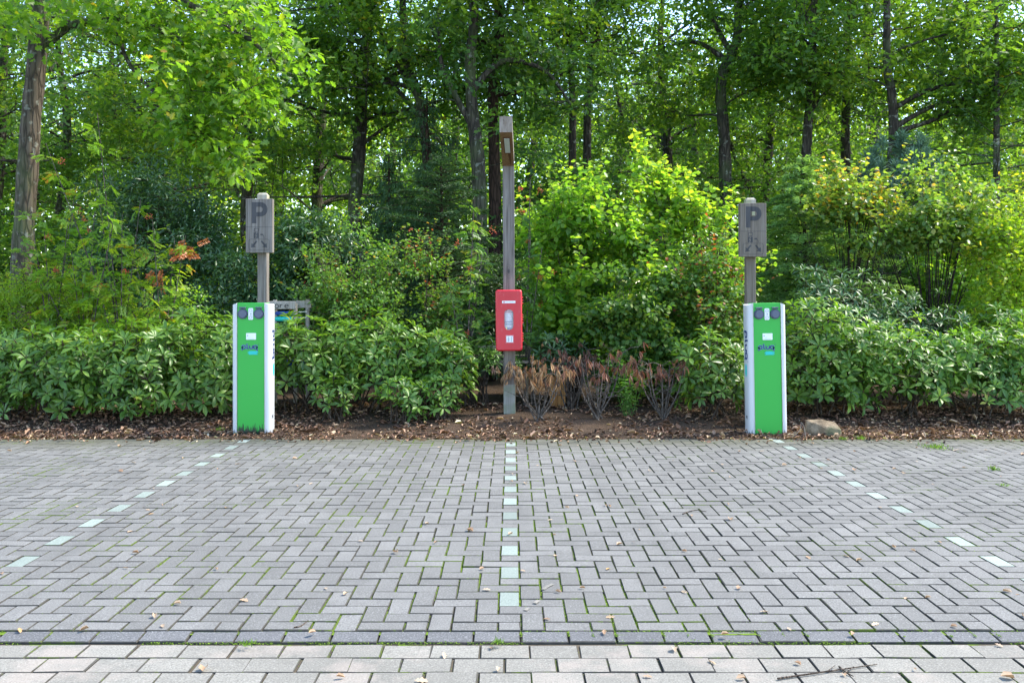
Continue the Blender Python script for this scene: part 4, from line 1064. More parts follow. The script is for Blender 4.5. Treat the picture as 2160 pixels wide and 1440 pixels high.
rhodo('rhododendron to the left of the right charging post', 1500, 11.0, 715, .85, .8, 105, 133, 'rhodo_left', zlow=.1, inner=300)
rhodo('big light green rhododendron immediately right of the right charging post', 1735, 11.15, 655, 1.25, 1.1, 260, 134, zlow=.12)
rhodo('light green rhododendron behind the stone, second right of the charging post', 1895, 11.1, 700, 1.2, 1.1, 240, 135, zlow=.2)
rhodo('rhododendron third right of the right charging post', 2050, 11.1, 712, 1.15, 1.1, 220, 136, zlow=.2)
rhodo('rhododendron of the right hedge cut by the right edge', 2190, 11.1, 680, 1.1, 1.1, 190, 137, zlow=.15)
rhodo('dark blue green rhododendron towering behind the light ones at right', 1755, 12.2, 578, 1.5, 1.0, 200, 138, 'rhodo_dark', zlow=.7)
rhodo('dark rhododendron behind the right hedge in the middle', 1900, 12.3, 640, 1.5, .9, 160, 139, 'rhodo_dark', zlow=.6)
rhodo('rhododendron behind the right hedge near the edge of the view', 2110, 12.2, 662, 1.3, .9, 150, 140, zlow=.6)

# ------------------------------------------------------------------ dead shrubs with hanging brown leaves
DW = []
for k in range(12):
    rng = np.random.default_rng(150 + k); mb = MB(); n = 7; a = np.arange(n) * 2.4 + rng.normal(0, .5, n); e = rng.normal(-1.38, .16, n)
    D = np.c_[np.cos(a) * np.cos(e), np.sin(a) * np.cos(e), np.sin(e)]; Nn = np.c_[np.cos(a), np.sin(a), np.full(n, .3)]
    add_leaves(mb, D * .01, D, Nn, rng.uniform(.06, .135, n), rng.uniform(.008, .015, n), 'rhomb', 0, rng.random(n)); DW.append(mb.mesh('withered_leaves', ['dead' if k < 6 else 'dead_red']))
def dead(label, px, d, py_top, width, seed, n=60, red=.85):
    rng = np.random.default_rng(seed); bx = (px - 1080) / F * d; z_ = gz(bx, d); H = CAMZ - (py_top - HY) * d / F - z_
    root = thing('dead_shrub', label, 'shrub', (bx, d, z_))
    tips = []
    for k in range(9):
        e = np.array((((k + .5) / 9 - .5) * 1.15 * width, rng.normal(0, .13), H * rng.uniform(.78, 1.0))); b = np.array((rng.normal(0, .03), rng.normal(0, .03), -.02))
        p = smoothpath([b, e * (.62, .6, .42) + rng.normal(0, .015, 3), e], 6); mb = MB(); tube(mb, p, np.linspace(.012, .004, len(p)), 5)
        for q in range(6):
            s = p[rng.integers(len(p) // 3, len(p))]; v = np.array((rng.normal(0, .13), rng.normal(0, .1), rng.uniform(.0, .18))); tube(mb, wobble(rng, s, s + v, 4, .08), np.linspace(.005, .002, 4), 4, cap=False)
            if s[2] + v[2] > H * .66: tips.append(s + v)
        tips.append(e); mb.obj('stem', 'twig_pale', root)
    for k in range(n):
        c = tips[k % len(tips)] + rng.normal(0, .02, 3)
        if k >= len(tips): c = c + np.array((rng.normal(0, .05), rng.normal(0, .05), -rng.random() * .10))
        o = bpy.data.objects.new('withered_leaves', DW[rng.integers(6) + (6 if rng.random() < red else 0)]); COL.objects.link(o); o.parent = root; o.location = c; s = rng.uniform(.5, 1.25); o.scale = (s, s, s)
        o.rotation_euler = (rng.normal(0, .3), rng.normal(0, .3), rng.uniform(0, 6.3))
dead('dead shrub with tan hanging leaves just right of the lamp post foot', 1136, 10.75, 752, .64, 161, 105, .15)
dead('dead reddish brown shrub in the middle of the bare row', 1262, 10.8, 742, .56, 162, 48)
dead('dead brown shrub nearest the right charging post', 1398, 10.8, 750, .62, 163, 62)
dead('dead shrub with dark brown leaves behind the others beside the orange stake', 1205, 11.6, 735, .5, 164, 50)
def herb():
    rng = np.random.default_rng(170); d = 11.0; bx = (1325 - 1080) / F * d; root = thing('weed', 'bright green leafy weed between the two right dead shrubs', 'plant', (bx, d, gz(bx, d)))
    P, D = [], []
    for k in range(13):
        e = np.array((rng.normal(0, .16), rng.normal(0, .12), rng.uniform(.5, .84))); p = smoothpath([(rng.normal(0, .03), 0, -.02), e * (.5, .5, .55), e], 6); mb = MB(); tube(mb, p, np.linspace(.004, .002, len(p)), 4); mb.obj('stem', 'herb', root)
        for q in range(44):
            s = p[rng.integers(2, len(p))]; a = rng.uniform(0, 6.3); t = rng.normal(0, .03, 3); P.append(s + t); D.append((math.cos(a), math.sin(a), rng.uniform(-.3, .5)))
    n = len(P); mb = MB(); add_leaves(mb, np.array(P), np.array(D), rng.normal(0, .3, (n, 3)) + (0, 0, 1), rng.uniform(.04, .07, n), rng.uniform(.010, .016, n), 'rhomb', 0, rng.random(n)); mb.obj('foliage', 'herb', root)
herb()

# ------------------------------------------------------------------ lettering strokes
def arc(cx, cz, rx, rz_, a0, a1, k=8): return [(cx + rx * math.cos(math.radians(a)), cz + rz_ * math.sin(math.radians(a))) for a in np.linspace(a0, a1, k)]
def wordmark():
    """strokes of the word, x height 1, returns list of (points, closed)"""
    out = []
    def bowl(x): return rrect(x + .5, .5, 1.0, 1.0, .38, 4)
    out.append((bowl(0), True)); out.append(([(0, .6), (0, .1), (0, -.55)], False))
    out.append(([(1.55, 1.6), (1.55, .9), (1.55, .25)] + arc(1.8, .25, .25, .25, 180, 270, 4) + [(1.95, 0)], False))
    out.append(([(2.35, 1.0), (2.35, .38)] + arc(2.73, .38, .38, .38, 180, 270, 4) + arc(2.97, .38, .38, .38, 270, 360, 4) + [(3.35, .5), (3.35, 1.0)], False))
    out.append((bowl(3.75), True)); out.append(([(4.75, .6), (4.75, -.3), (4.8, -.5), (4.98, -.58)], False))
    return out
def put_word(root, mapf, s, halo=True, names=('lettering',)):
    W_ = wordmark()
    if halo:
        mb = MB()
        for p, cl in W_: ribbon(mb, np.array(p) * s, s * .56, lambda u, v, h: mapf(u, v, h * .5), .0010, 0, cl)
        mb.obj('lettering_outline', 'halo', root)
    mb = MB()
    for p, cl in W_: ribbon(mb, np.array(p) * s, s * .36, lambda u, v, h: mapf(u, v, h), .0016, 0, cl)
    dt = np.array(disc(5.25, 1.35, .13, 10)) * s
    V = [mapf(u, v, .0016) for u, v in dt]; mb.add(V, [list(range(10))], 0)
    mb.obj('lettering', 'navy', root)

# ------------------------------------------------------------------ charging posts
def charger(label, x, y, H, tilt, gmat):
    root = thing('charging_post', label, 'charging post', (x, y, -.004), 0, 'green and white charging posts')
    root.rotation_euler = (0, tilt, 0)
    hw = .152
    mb = MB(); box(mb, (0, .004 + .1, H / 2), (2 * hw - .004, .2, H - .004), 0, .002); mb.obj('front_panel', gmat, root)
    prof = [(hw + .004, 0), (hw + .022, .003), (hw + .045, .014), (hw + .056, .032), (hw + .061, .07), (hw + .062, .12), (hw + .058, .18), (hw + .048, .235), (hw + .03, .255), (0.01, .262)]
    for s in (1, -1):
        mb = MB(); n = len(prof); V = []
        for (px_, py_) in prof: V.append((s * px_, py_, 0))
        for (px_, py_) in prof:
            drop = .022 * max(0, (px_ - hw)) / .06 ; V.append((s * px_, py_, H - .003 - drop))
        Q = [[k, k + 1, k + 1 + n, k + n] for k in range(n - 1)]
        if s < 0: Q = [q[::-1] for q in Q]
        mb.add(V, Q, 0, smooth=True)
        cap = list(range(n, 2 * n)) + [2 * n]
        inner = (s * .01, .006, H - .003)
        mb2V = [V[n + k] for k in range(n)] + [(s * .01, .2, H - .003), (s * (hw + .002), .01, H - .003)]
        mb.add(mb2V, [list(range(n + 2))], 0, smooth=False)
        mb.obj('side_shell', 'shell', root)
        mb = MB(); box(mb, (s * (hw + .001), .001, H / 2), (.005, .012, H - .001), 0, .001); mb.obj('edge_trim', 'alu', root)
    # sockets: y measured from the front face
    zc = H - .123
    for s in (-1, 1):
        mb = MB(); cx = s * .0885
        prism(mb, disc(cx, zc, .056, 28), -.004, .005, 0)
        prism(mb, disc(cx, zc, .050, 28), -.017, -.004, 0)
        o = mb.obj('socket', 'socket', root)
        mb = MB(); prism(mb, disc(cx + .003, zc + .001, .040, 26), -.022, -.017, 0); mb.obj('socket_lid', 'socket_in', o)
        mb = MB(); box(mb, (cx, -.008, zc + .068), (.072, .022, .017), 0, .003); mb.obj('hinge', 'socket', o)
    mb = MB(); prism(mb, rrect(0, zc, .052, .128, .012, 4), -.004, .005, 0); pl = mb.obj('socket_plate', 'white', root)
    for dz, mt in ((.036, 'grey'), (-.036, 'grey')):
        mb = MB(); ribbon(mb, disc(0, zc + dz, .0145, 18), .006, lambda u, v, h: (u, -.004 - h, v), .002, 0, True); mb.obj('indicator_ring', mt, pl)
    mb = MB(); prism(mb, disc(.002, zc, .006, 10), -.006, -.004, 0); mb.obj('indicator', 'socket', pl)
    # sticker
    zs = H - .37
    mb = MB(); prism(mb, rrect(0.003, zs, .108, .072, .005, 3), -.0018, .005, 0); st = mb.obj('sticker', 'white', root)
    mb = MB(); box(mb, (-.035, -.0024, zs + .008), (.012, .001, .012), 0); box(mb, (-.02, -.0024, zs - .016), (.03, .001, .004), 1); box(mb, (-.012, -.0024, zs - .004), (.014, .001, .004), 1)
    box(mb, (.003, -.0024, zs - .027), (.07, .001, .002), 0)
    mb.obj('sticker_print', ['blueprint', 'greenprint'], st)
    # front word: x height .033
    sc = .0345; z0 = H - .505
    put_word(root, lambda u, v, h: (-.095 + u, -.001 - h, z0 + v), sc)
    # teal brush stroke
    mb = MB(); rng = np.random.default_rng(int(abs(x) * 100))
    for q in range(7):
        a = -.035 + rng.uniform(0, .02); b = .068 + rng.uniform(-.02, .02); zz = z0 - .030 - q * .0056
        ribbon(mb, [(a, zz), ((a + b) / 2, zz + .001), (b, zz)], .0062, lambda u, v, h: (u, -.0007 - h, v), .0008, 0)
    mb.obj('brush_mark', 'teal', root)
    # word down each side, reading from top to bottom
    s2 = .063
    for s in (1, -1):
        def mp(u, v, h, s=s):
            dy = .105 + v * (1 if s > 0 else -1) if True else 0
            yy = np.clip(.115 + (v if s > 0 else -v), .03, .25)
            xx = np.interp(yy, [p[1] for p in prof], [p[0] for p in prof])
            return (s * (xx + .0006 + h), yy, H - .315 - u)
        put_word(root, mp, s2, halo=False)
        mb = MB()
        for q in range(5):
            yy0 = .12 + q * .014 if s > 0 else .13 - q * .014
            pts = [(.38 + .1 * t_, yy0) for t_ in (0, .5, 1)]
            ribbon(mb, [(.36 + .02 * (q % 2), 0), (.43, 0), (.50 - .02 * (q % 2), 0)], .012, lambda u, v, h, yy0=yy0: (s * (np.interp(yy0 + v, [p[1] for p in prof], [p[0] for p in prof]) + .0006 + h), yy0 + v, H - .315 - u), .0008, 0)
        mb.obj('brush_mark', 'teal', root)
        mb = MB()
        for q in range(3): box(mb, (s * (hw + .0635), .09 + .012 * q, .19 - .0), (.001, .005, .03), 0)
        for q in range(2): box(mb, (s * (hw + .0625), .075 + .0 * q, .175 + .02 * q), (.003, .012, .006), 0)
        mb.obj('small_print', 'black', root)
    mb = MB(); box(mb, (0, .13, .01), (.33, .2, .02), 0); mb.obj('foot', 'black', root)
    return root
charger('left green and white charging post with algae stained foot', (529 - 1080) / F * 10.02, 10.02, 1.452, .0, 'green')
charger('right green and white charging post, clean and leaning slightly', (1622 - 1080) / F * 10.0, 10.0, 1.45, -.017, 'green2')

# ------------------------------------------------------------------ parking signs
def sign(label, pxc, bw, zt, zb, postpx, ptop, tilt, d=10.42, notch=False, wd='wood'):
    x = (postpx - 1080) / F * (d + .06); root = thing('parking_sign', label, 'parking sign', (x, d, 0), 0, 'wooden parking signs'); root.rotation_euler = (0, tilt, 0)
    mb = MB(); box(mb, (0, .075 + .055, (ptop - .02) / 2), (.108, .11, ptop - .02), 0, .006); mb.obj('post', wd, root)
    mb = MB(); V = [(-.054, .075, ptop - .022), (.054, .075, ptop - .022), (.054, .185, ptop - .022), (-.054, .185, ptop - .022), (-.034, .095, ptop + .002), (.034, .095, ptop + .002), (.034, .165, ptop + .002), (-.034, .165, ptop + .002)]
    V2 = [(a * 1.0, b, c - .05) for a, b, c in V[:4]]
    mb.add([(a * 1.03, b if b > .1 else b - .002, c) for a, b, c in V], [[4, 5, 6, 7], [0, 1, 5, 4], [1, 2, 6, 5], [2, 3, 7, 6], [3, 0, 4, 7]], 0, smooth=False)
    mb.add([(a * 1.03, b - .002 if b < .1 else b + .002, c) for a, b, c in V[:4] + V2], [[0, 4, 5, 1], [1, 5, 6, 2], [2, 6, 7, 3], [3, 7, 4, 0]], 0, smooth=False)
    mb.obj('post_cap', 'wood_top', root)
    cx = (pxc - postpx) / F * d; zc = (zt + zb) / 2; h = zt - zb
    mb = MB(); box(mb, (cx, .0365, zc), (bw, .073, h), 0, .004); bd = mb.obj('board', wd, root)
    mp = lambda u, v, t: (cx + u, -.0003 - t, v)
    hb = h / .62; mb = MB()
    # letter P
    px0, pw = -.083 * hb, .052 * hb; pt = zt - .04 * hb; pb = zt - .283 * hb
    prism(mb, [(cx + px0, pb), (cx + px0 + pw, pb), (cx + px0 + pw, pt), (cx + px0, pt)], -.0022, .0, 0)
    o_ = [(px0 + pw, pt)] + arc(px0 + .105 * hb, pt - .082 * hb, .075 * hb, .082 * hb, 90, -90, 12) + [(px0 + pw, pt - .164 * hb)]
    i_ = [(px0 + pw, pt - .052 * hb)] + arc(px0 + .1 * hb, pt - .083 * hb, .026 * hb, .031 * hb, 90, -90, 12) + [(px0 + pw, pt - .114 * hb)]
    n = len(o_); V = [mp(u, v, .002) for u, v in o_] + [mp(u, v, .002) for u, v in i_] + [mp(u, v, 0) for u, v in o_] + [mp(u, v, 0) for u, v in i_]
    k = np.arange(n - 1); mb.add(V, np.vstack([np.stack([k, k + n, k + n + 1, k + 1], 1), np.stack([k, k + 1, k + 1 + 2 * n, k + 2 * n], 1), np.stack([k + n, k + 3 * n, k + 1 + 3 * n, k + 1 + n], 1)]), 0, smooth=False)
    mb.obj('letter', 'engrave', bd)
    if notch:
        mb = MB(); box(mb, (cx + px0 + .086 * hb, -.006, pt - .082 * hb), (.034, .012, .045), 0, .002); mb.obj('bolt_cover', 'wood_top', bd)
    mb = MB(); zl = zt - .325 * hb
    box(mb, (cx, -.0006, zl), (bw - .006, .0012, .004), 0)
    # charging symbol
    ribbon(mb, rrect(-.03, zl - .034, .05, .034, .004, 2), .006, mp, .0014, 0, True)
    bx0, bz0 = -.032, zl - .096; bw2, bh2 = .056, .066
    bolt = [(.010, .03), (-.012, -.004), (.002, -.004), (-.012, -.03)]
    # dark tile left open along the lightning flash
    prism(mb, [(cx + bx0 - bw2 / 2, bz0 - bh2 / 2), (cx + bx0 - .014, bz0 - bh2 / 2), (cx + bx0 - .004, bz0 - .006), (cx + bx0 - .018, bz0 - .004), (cx + bx0 + .004, bz0 + bh2 / 2), (cx + bx0 - bw2 / 2, bz0 + bh2 / 2)], -.0016, 0, 0)
    prism(mb, [(cx + bx0 - .006, bz0 - bh2 / 2), (cx + bx0 + bw2 / 2, bz0 - bh2 / 2), (cx + bx0 + bw2 / 2, bz0 + bh2 / 2), (cx + bx0 + .012, bz0 + bh2 / 2), (cx + bx0 - .006, bz0 + .003), (cx + bx0 + .008, bz0 + .001)], -.0016, 0, 0)
    ribbon(mb, [(.010, bz0 + .01), (.035, bz0 + .01), (.045, bz0 + .004)] + [(.055, bz0 - .008), (.058, bz0 - .03)], .005, mp, .0014, 0)
    prism(mb, [(cx + .018, bz0 + .001), (cx + .04, bz0 + .001), (cx + .048, bz0 + .009), (cx + .04, bz0 + .018), (cx + .018, bz0 + .018)], -.0016, 0, 0)
    mb.obj('charging_symbol', 'engrave', bd)
    mb = MB(); za = zb + .092
    ribbon(mb, rrect(.0, za, .232, .125, .022, 4), .004, mp, .0012, 0, True); mb.obj('frame_line', 'engrave', bd)
    for s in (-1, 1):
        mb = MB()
        A = lambda u, v: (cx + s * u, v)
        poly = [A(.028, za + .044), A(.042, za + .05), A(.075, za + .006), A(.086, za + .016), A(.088, za - .038), A(.036, za - .022), A(.055, za - .012)]
        poly = [A(.020, za + .036), A(.034, za + .048), A(.069, za + .004), A(.086, za + .018), A(.090, za - .036), A(.036, za - .024), A(.055, za - .010)]
        if s < 0: poly = poly[::-1]
        prism(mb, poly, -.0016, 0, 0); mb.obj('arrow', 'engrave', bd)
    return root
sign('left wooden parking sign above the left charging post', 549.5, .306, 2.635, 2.017, 552, 2.712, 0)
sign('right wooden parking sign with a patch inside its letter, above the right charging post', 1587, .305, 2.585, 1.97, 1586.5, 2.655, -.003, notch=True, wd='wood_warm')

# ------------------------------------------------------------------ lamp post
def lamp():
    d = 11.1; root = thing('lamp_post', 'tall weathered timber lamp post with a tilted head and red cabinet', 'lamp post', (-.03, d, 0)); root.rotation_euler = (0, -.0045, 0)
    w_ = .142; hw = w_ / 2
    zb = CAMZ - (350 - HY) * d / F          # where the beam bends forward
    mb = MB(); box(mb, (0, .075, (zb + .44) / 2), (w_, .15, zb - .44), 0, .003); mb.obj('post', 'wood', root)
    mb = MB(); box(mb, (0, .075, .2), (w_ + .001, .151, .49), 0, .003); o = mb.obj('post_foot', 'wood_low', root)
    # head: beam rising gently forward
    L = .98; rise = .235; t = .155; n = 2
    y0, y1 = .0, -L
    a0 = (0.15, zb + .01 - .036); 
    prof = [(.15, zb - .005), (0, zb), (y1, zb + rise), (y1 - .035, zb + rise + t + .015), (.15, zb + .19)]
    V = [(-hw - .0, y, z) for y, z in prof] + [(hw + .0, y, z) for y, z in prof]; sh = -.012
    V = [(x + (sh * 1.9 if y < -.5 else 0), y, z) for x, y, z in V]; k = len(prof)
    mb = MB()
    mb.add(V, [[0, 1, 2, 3, 4], ], 0, smooth=False); mb.G.append((np.array([[9, 8, 7, 6, 5]]), 0, np.array([.5]), False))
    mb.G.append((np.array([[4, 3, 8, 9], [0, 4, 9, 5]]), 0, np.array([.5, .5]), False))
    mb.G.append((np.array([[2, 7, 8, 3]]), 1, np.array([.5]), False)); mb.G.append((np.array([[1, 6, 7, 2], [0, 5, 6, 1]]), 2, np.array([.5, .5]), False))
    head = mb.obj('head', ['wood', 'wood_end', 'wood_brown'], root)
    ang = math.atan2(rise, L)
    def und(u, v, h):    # u across, v 0..1 along the underside, h out of it
        y = -v * L; z = zb + v * rise
        return (u + sh * 1.9 * min(1, v / .6) * (v), y - h * math.sin(ang) * 1, z - h * math.cos(ang))
    def quadbox(mb, u0, u1, v0, v1, h, mi=0):
        P = [und(u0, v0, h), und(u1, v0, h), und(u1, v1, h), und(u0, v1, h), und(u0, v0, -.01), und(u1, v0, -.01), und(u1, v1, -.01), und(u0, v1, -.01)]
        mb.add(P, [[0, 3, 2, 1], [0, 1, 5, 4], [1, 2, 6, 5], [2, 3, 7, 6], [3, 0, 4, 7]], mi, smooth=False)
    mb = MB(); quadbox(mb, -.036, .042, .40, .87, .006, 0); fx = mb.obj('lamp_frame', 'rust', head)
    mb = MB(); quadbox(mb, -.027, .033, .43, .84, .010, 0); mb.obj('lamp_glass', 'lampglass', fx)
    mb = MB()
    rng = np.random.default_rng(3)
    for (a, b, c, e) in ((.02, .10, .405, .3), (.008, .0, .4, .15)): pass
    V = [und(.0, .40, .0012), und(.032, .40, .0012), und(.036, .28, .0012), und(.034, .1, .0012), und(.026, .02, .0012), und(.018, .12, .0012), und(.006, .3, .0012)]
    mb.add(V, [list(range(7))[::-1]], 0, smooth=False); mb.obj('rust_stain', 'rust', head)
    zk = CAMZ - (572 - HY) * d / F
    mb = MB(); mpk = lambda u, v, h: (u - .002, -.0006 - h, zk + v)
    for a_, b_, w2 in ((.014, .030, .004), (.028, .055, .0025), (.040, .085, .002)): ribbon(mb, [(a_ * math.cos(t), b_ * math.sin(t) + .15 * a_ * math.cos(3 * t)) for t in np.linspace(0, 2 * math.pi, 20, endpoint=False)], w2, mpk, .0008, 0, True)
    prism(mb, [(-.002 + .009 * math.cos(t), zk + .022 * math.sin(t)) for t in np.linspace(0, 2 * math.pi, 12, endpoint=False)], -.0014, 0, 0)
    mb.obj('knot', 'engrave', root)
    return root
lamp()


def cabinet():
    d = 10.93; cx = (1073.5 - 1080) / F * d; cz = CAMZ - (675 - HY) * d / F; H = .728; Wd = .315; D = .17
    root = thing('extinguisher_cabinet', 'red plastic fire extinguisher cabinet fixed to the lamp post', 'fire extinguisher box', (cx, d, cz)); root.rotation_euler = (0, -.008, 0)
    def shell(mb, w_, h_, y0, y1, r, inset, mi=0, hole=None):
        """rounded box front: rings from back (y1) to front (y0)"""
        rings = []
        for (ins, yy) in ((0, y1), (0, y0 + inset), (inset * .3, y0 + inset * .35), (inset, y0)):
            rings.append([(x, yy, z) for x, z in rrect(0, 0, w_ - 2 * ins, h_ - 2 * ins, max(.006, r - ins * .5), 5)])
        n = len(rings[0]); V = [p for r_ in rings for p in r_]; Q = []
        for a in range(3):
            for k in range(n): Q.append([a * n + k, a * n + (k + 1) % n, (a + 1) * n + (k + 1) % n, (a + 1) * n + k])
        mb.add(V, Q, mi, smooth=True); n3 = mb.n - n
        if hole:
            hv = [(hole[0] + x, y0, hole[1] + z) for x, z in rrect(0, 0, hole[2], hole[3], hole[2] / 2 - .001, 5)]
            mb.add(hv, np.zeros((0, 4), int)); h0 = mb.n - n
            mb.G.append((np.array([[n3 + k, n3 + (k + 1) % n, h0 + (k + 1) % n, h0 + k] for k in range(n)]), mi, np.full(n, .5), False))
            hv2 = [(x, y + .05, z) for x, y, z in hv]; mb.add(hv2, np.zeros((0, 4), int)); h1 = mb.n - n
            mb.G.append((np.array([[h0 + k, h0 + (k + 1) % n, h1 + (k + 1) % n, h1 + k] for k in range(n)]), mi, np.full(n, .5), True))
        else: mb.G.append((np.array([[n3 + k for k in range(n)]]), mi, np.array([.5]), False))
    HX, HZ, HW, HH = .0, .008, .108, .245
    mb = MB(); shell(mb, Wd, H, -.115, 0, .03, .018, hole=(HX, HZ, HW, HH)); cov = mb.obj('cover', 'red', root)
    mb = MB(); shell(mb, Wd + .004, H - .03, .004, D - .03, .022, .004); bk = mb.obj('back_box', 'red', root)
    mb = MB(); box(mb, (HX, -.035, HZ), (HW + .05, .003, HH + .05), 0); mb.obj('dark_interior', 'black', cov)
    # extinguisher behind the window
    mb = MB(); yy = -.066
    def cyl(mb, z0, z1, r, mi):
        th = np.linspace(math.pi, 2 * math.pi, 13); V = [(HX - .003 + r * math.cos(a), yy + r * .62 * math.sin(a) + .012, z) for z in (z0, z1) for a in th]
        mb.add(V, [[k, k + 1, k + 14, k + 13] for k in range(12)], mi, smooth=True)
    for (z0, z1, mi) in ((-.115, -.09, 3), (-.09, -.062, 1), (-.062, -.046, 3), (-.046, -.036, 1), (-.036, -.018, 3), (-.018, .03, 1), (.03, .034, 2), (.034, .055, 1), (.055, .06, 2), (.06, .078, 1), (.078, .118, 0)): cyl(mb, HZ + z0, HZ + z1, .045, mi)
    mb.obj('extinguisher', ['redprint', 'white', 'grey', 'navy'], root)
    mb = MB(); box(mb, (HX - .03, -.108, HZ - .10), (.016, .003, .036), 0); mb.obj('yellow_tag', 'yellowtag', root)
    mb = MB(); prism(mb, rrect(HX, HZ, HW - .002, HH - .002, HW / 2 - .002, 5), -.1125, -.1105, 0); mb.obj('window_pane', 'window', cov)
    mb = MB(); ribbon(mb, rrect(HX, HZ, HW + .006, HH + .006, HW / 2 + .001, 5), .007, lambda u, v, h: (u, -.115 - h, v), .004, 0, True); mb.obj('window_rim', 'redprint', cov)
    mb = MB(); box(mb, (.0, -.1165, .218), (.158, .003, .027), 0); lb = mb.obj('name_strip', 'white', cov)
    mb = MB(); rng = np.random.default_rng(4); x = -.035
    while x < .06: wd = rng.uniform(.004, .009); box(mb, (x, -.1184, .218), (wd, .001, .006), 0); x += wd + .003
    mb.obj('strip_print', 'grey', lb)
    mb = MB(); box(mb, (-.056, -.1184, .218), (.016, .001, .014), 0); mb.obj('strip_symbol', 'redprint', lb)
    mb = MB(); box(mb, (.008, -.1165, -.222), (.09, .003, .088), 0); lb = mb.obj('pictogram', 'white', cov)
    mb = MB(); ribbon(mb, rrect(.008, -.222, .082, .08, .002, 2), .005, lambda u, v, h: (u, -.118 - h, v), .0006, 0, True)
    prism(mb, rrect(-.006, -.228, .022, .05, .008, 3), -.1188, -.118, 1); prism(mb, [(-.012, -.198), (.002, -.198), (.006, -.19), (-.012, -.19)], -.1188, -.118, 1)
    prism(mb, [(.022, -.252), (.034, -.252), (.034, -.2), (.040, -.194), (.022, -.194)], -.1188, -.118, 1)
    mb.obj('pictogram_print', ['redprint', 'grey'], lb)
    for z, mi in ((.215, 0), (-.225, 0)):
        mb = MB(); box(mb, (-Wd / 2 - .001, -.03, z), (.014, .07, .04), 0, .003); mb.obj('latch', 'black', root)
    for z in (.27, .235, .2, .06, .03, 0., -.03, -.16, -.19, -.22, -.25):
        mb = MB(); box(mb, (Wd / 2 + .007, -.02, z), (.014, .03, .016), 0, .004); mb.obj('hinge', 'red', root)
cabinet()

# ------------------------------------------------------------------ stone, cable, stake, play frame, bench
def stone():
    rng = np.random.default_rng(9); d = 9.98; cx = (1732 - 1080) / F * d; root = None
    import bmesh
    bm = bmesh.new(); pts = [(-.2, -.12, 0), (.2, -.13, 0), (.22, .1, 0), (-.19, .12, 0), (-.205, -.1, .1), (-.15, -.11, .19), (-.03, -.17, .145), (-.02, -.07, .215), (.15, -.05, .185), (.2, -.12, .1), (.17, .09, .14), (-.15, .1, .2), (.03, -.165, .02), (.235, -.03, .05)]
    for p in pts: bm.verts.new(p)
    bmesh.ops.convex_hull(bm, input=bm.verts[:]); 
    bmesh.ops.bevel(bm, geom=bm.edges[:], offset=.008, segments=1, affect='EDGES')
    bmesh.ops.triangulate(bm, faces=bm.faces[:]); bmesh.ops.subdivide_edges(bm, edges=[e for e in bm.edges if e.calc_length() > .03], cuts=2, use_grid_fill=True)
    for v in bm.verts:
        nn = mnoise.noise(v.co * 9) * .012 + mnoise.noise(v.co * 25) * .004; v.co += v.co.normalized() * nn
    me = bpy.data.meshes.new('stone'); bm.to_mesh(me); me.materials.append(M['stone']); o = bpy.data.objects.new('stone', me); COL.objects.link(o); o.location = (cx, d, -.01); o.scale = (.92, .92, .86)
    tag(o, 'tan angular stone lying right of the right charging post', 'stone')
stone()
def cable():
    mb = MB(); P = [wp(1604, 905, 9.78), wp(1612, 918, 9.7), wp(1640, 926, 9.66), wp(1672, 920, 9.7), wp(1688, 905, 9.8), wp(1690, 890, 9.86), wp(1697, 905, 9.8), wp(1697, 925, 9.66), wp(1680, 932, 9.6)]
    P = [(x, y, max(z, .006)) for x, y, z in P]; tube(mb, smoothpath(P, 6), .0035, 5); o = mb.obj('cable', 'cable'); tag(o, 'thin loose cable lying at the foot of the right charging post', 'cable')
cable()
def stake():
    d = 11.9; x = (1178 - 1080) / F * d; mb = MB()
    for k in range(4): box(mb, (x - .09 + k * .052, d + .003 * k, .26), (.048, .04, .42), 0, .004)
    mbs = MB()
    root = thing('wooden_stump', 'orange brown upright boards low behind the dead shrubs', 'stump', (x, d, gz(x, d)))
    for k in range(4):
        m_ = MB(); box(m_, (-.09 + k * .052, .004 * k, .19 + .01 * (k % 2)), (.049, .04, .42), 0, .004); m_.obj('board', 'wood_orange', root)
stake()
